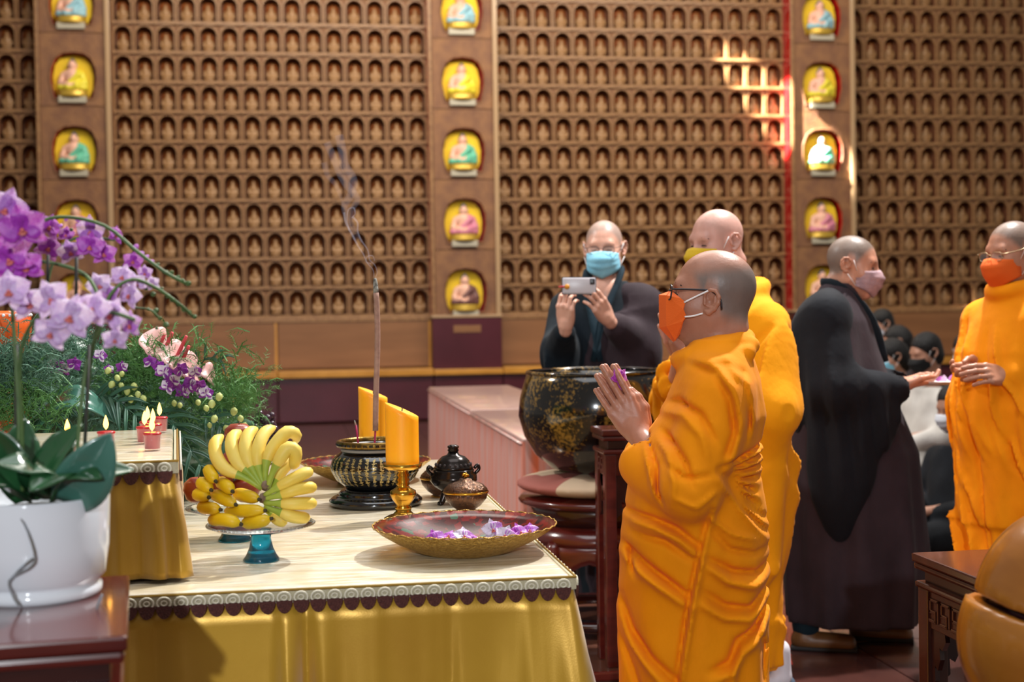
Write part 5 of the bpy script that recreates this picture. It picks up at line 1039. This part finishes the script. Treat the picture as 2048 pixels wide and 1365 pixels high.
# ---- second monk behind him
P = Person('tall monk in bright orange robe praying behind the nearest monk', 1462, 5.05, math.radians(52)); D2 = 5.05
hc = P.loc(1432, 486, D2); P.head(hc, -.12, .05, neck=(hc[0]-.05, hc[1], hc[2]-.2), nr=.064, h=.004, hair=.25)
w0 = P.loc(1368, 712, 4.86); tp = P.loc(1322, 612, 4.78); f = tp-w0; sdv = np.cross(f, (0, 0, 1)); sdv = np.array([0, 1, 0])
for g, lf in ((1, True), (-1, False)): P.add(place_hand(w0+np.array([0, g*.018, 0]), f, (0, g, 0), lf, PRAY, elbow=np.array([.1, g*.24, 1.0]), thumb=1, h=.0028, spread=.06))
P.core([((0, 0, 1.4), .09), ((0, 0, .95), .12), ((0, 0, .1), .09)], [((0, g*.12, 1.32), (.1, g*.24, 1.0)) for g in (1, -1)]); P.finish('skin_pink')
s = SDF((-.3, -.36, .05), (.38, .36, 1.52), .0095)
s.loft([(.11, 0, 0, .15, .16), (.35, 0, 0, .15, .17), (.6, .0, 0, .165, .2), (.85, .0, 0, .175, .215), (1.05, 0, 0, .165, .215), (1.22, -.01, 0, .15, .21), (1.33, -.02, 0, .12, .19), (1.4, -.03, 0, .1, .15), (1.455, -.035, 0, .075, .09)], .03, [(8, .012, .3, 3, .1, 1.2), (13, .006, 1.1, -3, .1, 1.3)])
for g in (1, -1):
    s.cone((-.02, g*.17, 1.31), (.05, g*.265, 1.04), .082, .085, .05); s.cone((.05, g*.265, 1.04), (.19, g*.12, 1.12), .082, .062, .04); s.cone((.05, g*.25, 1.0), (.02, g*.2, .5), .07, .045, .1); s.cone((.17, g*.12, 1.13), w0+np.array([0, g*.03, 0]), .034, .034, .006, True)
s.chain([(-.03+.088*math.cos(a), .092*math.sin(a), 1.43-.03*math.cos(a)) for a in np.linspace(0, 2*math.pi, 21)], .024, .02); s.cone((-.03, 0, 1.36), (hc[0]-.03, hc[1], hc[2]-.02), .068, .07, .006, True)
r = np.random.default_rng(4)
for i in range(60):
    y = r.uniform(-.25, .32); z = r.uniform(.25, 1.4); L_ = r.uniform(.15, .45); sl_ = r.uniform(-.7, .3); s.fold([(y, z), (y+sl_*L_*.5, z-L_*.5), (y+sl_*L_+r.uniform(-.03, .03), z-L_)], r.uniform(.008, .017), r.choice([-1, 1])*r.uniform(.014, .026), (1, 2))
ob('robe', s.geo(), 'robe_amber', P.t); surgical('mask_yellow', P.t, P.H); brows(P)
for g in (1, -1):
    q = SDF((-.14, -.06, 0), (.18, .06, .22), .008); q.cone((-.07, 0, .032), (.11, 0, .026), .036, .034, .02); ob('shoe', q.geo(), 'shoe_blue', P.t, loc=(.0-.08*g, g*.1, 0)); q = SDF((-.14, -.06, 0), (.1, .06, .25), .008); q.cone((-.05, 0, .07), (-.04, 0, .16), .036, .04, .02).cone((-.05, 0, .06), (.03, 0, .05), .03, .025, .02); ob('sock', q.geo(), 'sock_white', P.t, loc=(.0-.08*g, g*.1, 0))

# ---- monk filming with a phone behind the bell
P = Person('monk in dark plum and black robes filming with a phone behind the bell', 1212, 6.3, math.radians(14)); D3 = 6.3
hc = P.loc(1208, 497, D3); P.head(hc, -.1, .12, neck=(hc[0]-.04, hc[1], hc[2]-.2), nr=.055, h=.004, hair=.75, sc=1.04)
ph = P.loc(1158, 572, 5.92); RTl = P.R.T @ RT; UPl = P.R.T @ UP; FWl = P.R.T @ FW
wl = P.loc(1217, 640, 5.98); wr_ = P.loc(1131, 655, 5.96)
GR = [(.25, .6, .4), (.3, .65, .4), (.35, .7, .4), (.5, .7, .4)]
P.add(place_hand(wl, P.loc(1186, 588, 5.90)-wl, -FWl+RTl*.4, True, GR, elbow=P.loc(1272, 690, 6.2), thumb=2, h=.003)); P.add(place_hand(wr_, P.loc(1130, 590, 5.91)-wr_, -FWl-RTl*.5, False, [(.5, .8, .5), (.5, .8, .5), (.6, .8, .5), (.6, .8, .5)], elbow=P.loc(1128, 705, 6.18), thumb=2, h=.003))
P.core([((0, 0, 1.45), .09), ((0, 0, .95), .12), ((0, 0, .1), .09)], [((0, .12, 1.4), P.loc(1272, 690, 6.2)), ((0, -.12, 1.4), P.loc(1128, 705, 6.18))]); P.finish('skin_light')
def robe_dark(rows, arms, h, lo, hi, folds, seed, nf, ax=(1, 2)):
    s = SDF(lo, hi, h); s.loft(rows, .03, folds)
    for a in arms: s.cone(*a)
    r = np.random.default_rng(seed)
    for i in range(nf):
        y = r.uniform(lo[ax[0]]+.05, hi[ax[0]]-.05); z = r.uniform(lo[2]+.3, hi[2]-.2); L_ = r.uniform(.2, .5); sl_ = r.uniform(-.25, .25); s.fold([(y, z), (y+sl_*L_, z-L_)], r.uniform(.010, .018), r.choice([-1, 1])*r.uniform(.010, .018), ax)
    return s
rows = [(.05, 0, 0, .2, .23), (.6, 0, 0, .19, .23), (.95, 0, 0, .17, .22), (1.2, 0, 0, .15, .215), (1.36, -.01, 0, .125, .2), (1.44, -.02, 0, .1, .15), (1.5, -.03, 0, .075, .09)]
eL, eR = P.loc(1275, 688, 6.2), P.loc(1120, 700, 6.18)
s = robe_dark(rows, [((-.01, -.18, 1.38), eR, .08, .08, .05), (eR, wr_+(eR-wr_)*.25, .08, .05, .03), (eR+np.array([0, 0, -.1]), eR+np.array([0, .03, -.32]), .075, .06, .08)], .0105, (-.3, -.42, .05), (.45, .42, 1.58), [(9, .01, .3, 2, .1, 1.2)], 3, 16)
s.cone((-.03, 0, 1.4), (hc[0]-.03, hc[1], hc[2]-.02), .062, .07, .006, True); ob('under_robe', s.geo(), 'robe_navy', P.t)
s = robe_dark([(z, cx, cy+.03, rx+.012, ry*.9) for z, cx, cy, rx, ry in rows[:-2]], [((-.01, .15, 1.39), eL, .095, .095, .05), ((-.01, .07, 1.43), (-.01, .17, 1.38), .06, .085, .05), (eL, wl+(eL-wl)*.3, .09, .06, .03), (eL+np.array([0, 0, -.08]), eL+np.array([0, -.02, -.4]), .085, .08, .08)], .0105, (-.3, -.42, .05), (.45, .42, 1.58), [(9, .01, .3, 2, .1, 1.2)], 5, 30)
q, (Xg, Yg, Zg) = s.sl((-9,)*3, (9,)*3); s.G = np.maximum(s.G, -(Yg+.02)-(1.35-Zg)*.2-.0).astype(np.float32); s.cone((-.03, 0, 1.35), (hc[0]-.03, hc[1], hc[2]-.02), .075, .08, .006, True); ob('outer_robe', s.geo(), 'robe_plum', P.t)
for g in (1, -1): ob('collar', tube([(-.06, g*.05, 1.56), (.02, g*.075, 1.53), (.09, g*.05, 1.43), (.135, g*.015, 1.32), (.16, -g*.02, 1.15)], [.016, .026, .03, .03, .024], 10, 14, flat=.5, upv=(1, 0, 0)), 'collar_teal', P.t)
surgical('mask_blue', P.t, P.H); glasses(P.t, P.H, 'frame_dark', x=.108, hw=.024, hh=.015, r=.0013); brows(P)
t = thing('phone', 'white phone held up sideways by the filming monk', 'phone', P.base+P.R @ ph); Rm = Matrix(np.c_[RT, -FW*-1, UP].tolist()).to_4x4(); t.matrix_world = Matrix.Translation(Vector(P.base+P.R @ ph)) @ Rm
ob('back_shell', box(-.069, .069, -.004, .004, -.034, .034, .006), 'phone_white', t); ob('edge_case', box(-.072, .072, .0, .006, -.037, .037, .005), 'phone_dark', t); ob('camera_bump', box(.045, .066, -.0065, -.003, .005, .03, .003), 'phone_dark', t); ob('round_sticker', xf(lathe([(0, 0), (.011, 0), (.011, .002), (0, .002)], 20), (-.05, -.0045, -.004), (math.pi/2, 0, 0)), 'sticker', t); ob('cord', tube([(-.085, -.002, -.004), (-.06, -.006, -.004)], .004, 6), 'red_cord', t)

# ---- dark-robed monk handing over the tray
P = Person('shaven monk in long black and plum robes holding out a flower tray', 1690, 5.75, -math.radians(88)); D4 = 5.75
def m4(px, py, y=0.): return np.array([(px-1690)/495, y, 1.4-(py-600)/495])
hc = np.array([.035, 0, 1.54]); P.head(hc, -.15, -.12, neck=(-.01, 0, 1.36), nr=.056, h=.004, hair=1.)
TR = [(.2, .35, .25), (.15, .3, .2), (.15, .3, .2), (.2, .35, .2)]
P.add(place_hand(m4(1800, 768, -.14), m4(1870, 762, -.02)-m4(1800, 768, -.14), (-.1, -.3, -1), False, TR, elbow=m4(1700, 780, -.22), h=.003)); P.add(place_hand(m4(1800, 770, .14), m4(1870, 764, .02)-m4(1800, 770, .14), (-.1, .3, -1), True, TR, elbow=m4(1700, 780, .22), h=.003))
P.core([((-.02, 0, 1.35), .09), ((0, 0, .95), .12), ((0, 0, .15), .09)], [((-.03, g*.1, 1.3), m4(1700, 780, g*.22)) for g in (1, -1)]); P.finish('skin_warm')
s = SDF((-.34, -.36, .08), (.42, .36, 1.5), .0105)
s.loft([(.11, .03, 0, .27, .24), (.39, .03, 0, .285, .25), (.79, .02, 0, .265, .25), (1.0, -.02, 0, .22, .235), (1.2, -.045, 0, .18, .215), (1.32, -.04, 0, .145, .2), (1.4, -.03, 0, .1, .14), (1.47, -.02, 0, .068, .08)], .03, [(10, .014, .4, 2, .1, 1.0), (17, .006, 1., -2, .1, 1.0)])
for g in (1, -1): s.cone((-.05, g*.17, 1.32), m4(1685, 775, g*.24), .08, .085, .05)
s.cone((-.01, 0, 1.38), (hc[0]-.03, 0, hc[2]-.02), .062, .068, .006, True); ob('under_robe', s.geo(), 'robe_plum', P.t)
for g in (-1, 1):
    s = SDF((-.3, -.36, .3), (.3, .36, 1.45), .0105) if g < 0 else SDF((-.3, 0, .3), (.3, .4, 1.45), .0105)
    s.cone((-.06, g*.165, 1.345), m4(1672, 770, g*.245), .088, .1, .05).cone(m4(1680, 770, g*.25), m4(1792, 772, g*.16), .095, .055, .03).cone((-.06, g*.1, 1.39), (-.06, g*.17, 1.33), .06, .085, .05)
    s.ell(m4(1690, 880, g*.235), (.15, .055, .27), .06, rot=(0, .12, 0)).ell(m4(1680, 960, g*.235), (.09, .045, .22), .06).ell(m4(1750, 830, g*.2), (.1, .05, .11), .05); s.ell((-.12, g*.12, 1.1), (.12, .12, .3), .05)
    s.cone(m4(1775, 770, g*.17), m4(1830, 766, g*.12), .04, .045, .006, True)
    for i in range(9): x = -.18+i*.045; s.fold([(x, 1.25-.02*i), (x+.02, .95), (x+.05, .65)], .014, (.011 if i % 2 else -.011), (0, 2))
    ob('sleeve', s.geo(), 'robe_black', P.t)
for g in (-1, 1): ob('collar', tube([(-.09, g*.03, 1.475), (-.03, g*.075, 1.455), (.05, g*.06, 1.38), (.11, g*.03, 1.28), (.15, 0, 1.15)], [.016, .028, .032, .03, .022], 10, 14, flat=.5, upv=(1, 0, 0)), 'robe_navy', P.t)
ob('toggle', ball((.17, -.17, .9), (.008, .008, .016), 8), 'toggle', P.t)
for g, dx in ((-1, -.1), (1, .12)):
    q = SDF((-.16, -.06, 0), (.18, .06, .2), .008); q.cone((-.08, 0, .036), (.1, 0, .03), .04, .038, .02).cone((-.07, 0, .06), (-.06, 0, .09), .036, .038, .02); sh_ = ob('shoe', q.geo(), 'shoe_brown', P.t, loc=(dx, g*.11, 0)); ob('sole', box(-.12, .14, -.044, .044, 0, .016, .006), 'shoe_sole', sh_); q = SDF((-.2, -.09, .05), (.1, .09, .3), .01); q.cone((-.06, 0, .09), (-.06, 0, .27), .055, .062, .02); ob('trouser_leg', q.geo(), 'collar_teal', P.t, loc=(dx, g*.1, 0))
surgical('mask_mauve', P.t, P.H); brows(P)
tp_ = P.base+P.R @ m4(1868, 768, 0.); t = thing('flower_tray', 'small white tray of purple orchid petals passed between two monks', 'tray', tp_)
ob('tray_plate', lathe([(0, 0), (.09, 0), (.115, .012), (.117, .014), (.088, .005), (0, .004)], 40), 'plate_white', t)
for i in range(9): a = i*.7; f_ = put('petal_flower', flower_meshes('orchid_deep' if i % 3 else 'orchid_pale')[0], t, (.06*math.cos(a*2.3), .06*math.sin(a*1.7), .012), (random.uniform(-.9, .9), random.uniform(-.6, .6), a), .055)

# ---- monk in orange at the right edge
P = Person('monk in amber robe, glasses and orange mask at the right edge', 2022, 5.25, math.radians(48)); D5 = 5.25
hc = P.loc(2024, 507, D5); P.head(hc, -.12, .02, neck=(hc[0]-.05, hc[1], hc[2]-.2), nr=.057, h=.004, hair=.9)
wr_ = P.loc(2008, 742, 5.02); wl = P.loc(2012, 752, 5.1); FWl = P.R.T @ FW; UPl = P.R.T @ UP; RTl = P.R.T @ RT
PINCH = [(.45, .6, .3), (.5, .6, .3), (.5, .7, .4), (.5, .8, .4)]
P.add(place_hand(wl, P.loc(1915, 738, 4.98)-wl, -FWl*.9+UPl*.45, True, [(.2, .35, .2), (.25, .4, .3), (.3, .45, .3), (.35, .5, .3)], elbow=P.loc(2120, 770, 5.25), thumb=2, h=.0028)); P.add(place_hand(wr_+FWl*.2, P.loc(1918, 752, 5.1)-wr_-FWl*.1, UPl*-.4+FWl, False, PINCH, elbow=P.loc(1975, 760, 5.45), thumb=2, h=.0028))
P.core([((0, 0, 1.3), .09), ((0, 0, .95), .12), ((0, 0, .1), .09)], [((0, .12, 1.28), P.loc(2120, 770, 5.25)), ((0, -.12, 1.28), P.loc(1975, 760, 5.45))]); P.finish('skin_warm')
s = SDF((-.3, -.36, .05), (.36, .4, 1.5), .0095)
s.loft([(.1, 0, 0, .15, .19), (.56, 0, 0, .155, .195), (.57, 0, 0, .17, .21), (.8, 0, 0, .175, .215), (1.0, .01, 0, .17, .215), (1.2, 0, 0, .15, .21), (1.32, -.02, 0, .12, .185), (1.39, -.03, 0, .095, .14), (1.46, -.035, 0, .078, .085)], .02, [(9, .01, .3, 3, .1, 1.2), (14, .006, 1.1, -3, .1, 1.2)])
e1, e2 = P.loc(2085, 790, 5.15), P.loc(1965, 770, 5.4)
s.cone((-.02, .17, 1.31), e1, .085, .085, .05).cone(e1, P.loc(2030, 755, 5.1), .085, .055, .03).cone((-.02, -.17, 1.31), e2, .085, .085, .05).cone(e2, P.loc(1985, 752, 5.25), .075, .055, .03)
s.cone((.05, -.2, 1.0), (.03, -.2, .7), .06, .035, .06); s.cone((.04, .2, .98), (.03, .18, .6), .07, .05, .1)
s.chain([(-.03+.085*math.cos(a), .09*math.sin(a), 1.44-.02*math.cos(a)) for a in np.linspace(0, 2*math.pi, 21)], .024, .02); s.cone((hc[0]-.045, hc[1], 1.425), (hc[0]-.03, hc[1], hc[2]), .062, .064, .006, True)
r = np.random.default_rng(11)
for i in range(50):
    y = r.uniform(-.25, .3); z = r.uniform(.6, 1.4); L_ = r.uniform(.2, .5); sl_ = r.uniform(.1, .7); s.fold([(y, z), (y+sl_*L_*.4, z-L_*.5), (y+sl_*L_, z-L_)], r.uniform(.008, .017), r.choice([-1, 1])*r.uniform(.013, .024), (1, 2))
ob('robe', s.geo(), 'robe_orange', P.t); surgical('mask_orange', P.t, P.H, False); glasses(P.t, P.H, 'frame_gold', x=.106, hw=.025, hh=.016, r=.0014); brows(P)
for g in (1, -1):
    q = SDF((-.14, -.06, 0), (.18, .06, .2), .01); q.cone((-.07, 0, .035), (.1, 0, .028), .036, .034, .02).cone((-.05, 0, .05), (-.05, 0, .16), .034, .038, .02); ob('shoe', q.geo(), 'shoe_brown', P.t, loc=(0.0, g*.1, 0))

# ---- seated crowd by the back wall
def sitter(label, px, py, dep, phi, cm, mm, hairlen=0., seat='stool'):
    P = Person(label, px, dep, phi, 'seated worshippers by the back wall'); hc = P.loc(px, py, dep); z = hc[2]; fl0 = z-.75
    P.head(hc, -.3, 0., neck=(hc[0]-.06, hc[1], z-.2), nr=.055, h=.007, hair=0)
    for g in (1, -1): P.add(place_hand((.27, g*.06, z-.55), (.7, -g*.7, -.1), (.2, 0, 1), g > 0, PRAY, elbow=(.02, g*.22, z-.5), h=.005))
    P.finish('skin_crowd')
    s = SDF((-.35, -.4, max(0, z-1.2)), (.6, .4, z-.05), .016); zt = z-.2
    s.loft([(max(.03, zt-.6), -.02, 0, .18, .2), (zt-.3, -.02, 0, .14, .19), (zt-.1, -.03, 0, .11, .19), (zt-.02, -.03, 0, .09, .13)], .04)
    for g in (1, -1):
        s.cone((-.03, g*.17, zt-.09), (.03, g*.23, zt-.32), .06, .06, .04).cone((.03, g*.23, zt-.32), (.23, g*.08, zt-.36), .06, .045, .03)
        zk = max(.12, zt-.52); s.cone((0, g*.1, zk), (.36, g*.14, zk), .1, .085, .05)
        if zk > .3: s.cone((.36, g*.14, zk), (.36, g*.14, .06), .08, .06, .04)
        else: s.cone((.36, g*.14, zk), (-.05, g*.16, .09), .08, .06, .05)
    s.noise(.004, 22, int(px)); ob('clothes', s.geo(), cm, P.t)
    s = SDF((-.16, -.12, -.25), (.13, .12, .17), .008); s.ell((-.02, 0, .035), (.105, .087, .098), .02).ell((-.045, 0, -.03), (.075, .085, .08), .03)
    if hairlen: s.cone((-.06, 0, 0), (-.07, 0, -hairlen), .08, .06, .03)
    s.ell((.08, 0, -.03), (.07, .08, .085), .02, True); g_ = s.geo(); ob('hair', (np.array([P.H(v) for v in g_[0]]), g_[1]), 'hair_black', P.t); surgical(mm, P.t, P.H)
    zk = max(.12, zt-.52)
    if zk > .3:
        ws = P.base+P.R @ np.array([-.02, 0, 0]); st = thing('stool', 'low wooden stool under the '+label.split(' by ')[0].replace('worshipper', 'seated worshipper'), 'stool', (ws[0], ws[1], 0)); hs_ = zk-.11; flatob('seat', box(-.18, .18, -.18, .18, hs_-.03, hs_, .006), 'redwood', st)
        for a in (-1, 1):
            for b in (-1, 1): flatob('leg', box(a*.15-.018, a*.15+.018, b*.15-.018, b*.15+.018, 0, hs_-.03, .003), 'redwood', st)
sitter('worshipper in dark top and white mask by the wall, farthest left', 1762, 648, 12.6, math.radians(60), 'crowd_dark', 'mask_white', 0.)
sitter('worshipper in brown top by the wall, half hidden', 1792, 684, 11.4, math.radians(80), 'crowd_brown', 'mask_white', .06)
sitter('worshipper in cream top and pale blue mask by the dark monk', 1782, 714, 10.2, math.radians(65), 'crowd_yellow', 'mask_blue', .08)
sitter('worshipper in white top and black mask by the tray', 1850, 706, 9.2, math.radians(55), 'crowd_white', 'mask_black', .0)
sitter('worshipper with white mask by the orange monk at right', 1930, 702, 10.6, math.radians(20), 'crowd_dark', 'mask_white', .0)
sitter('worshipper in black and white mask sitting low by the tray', 1908, 814, 7.8, math.radians(45), 'crowd_dark', 'mask_white', .12)
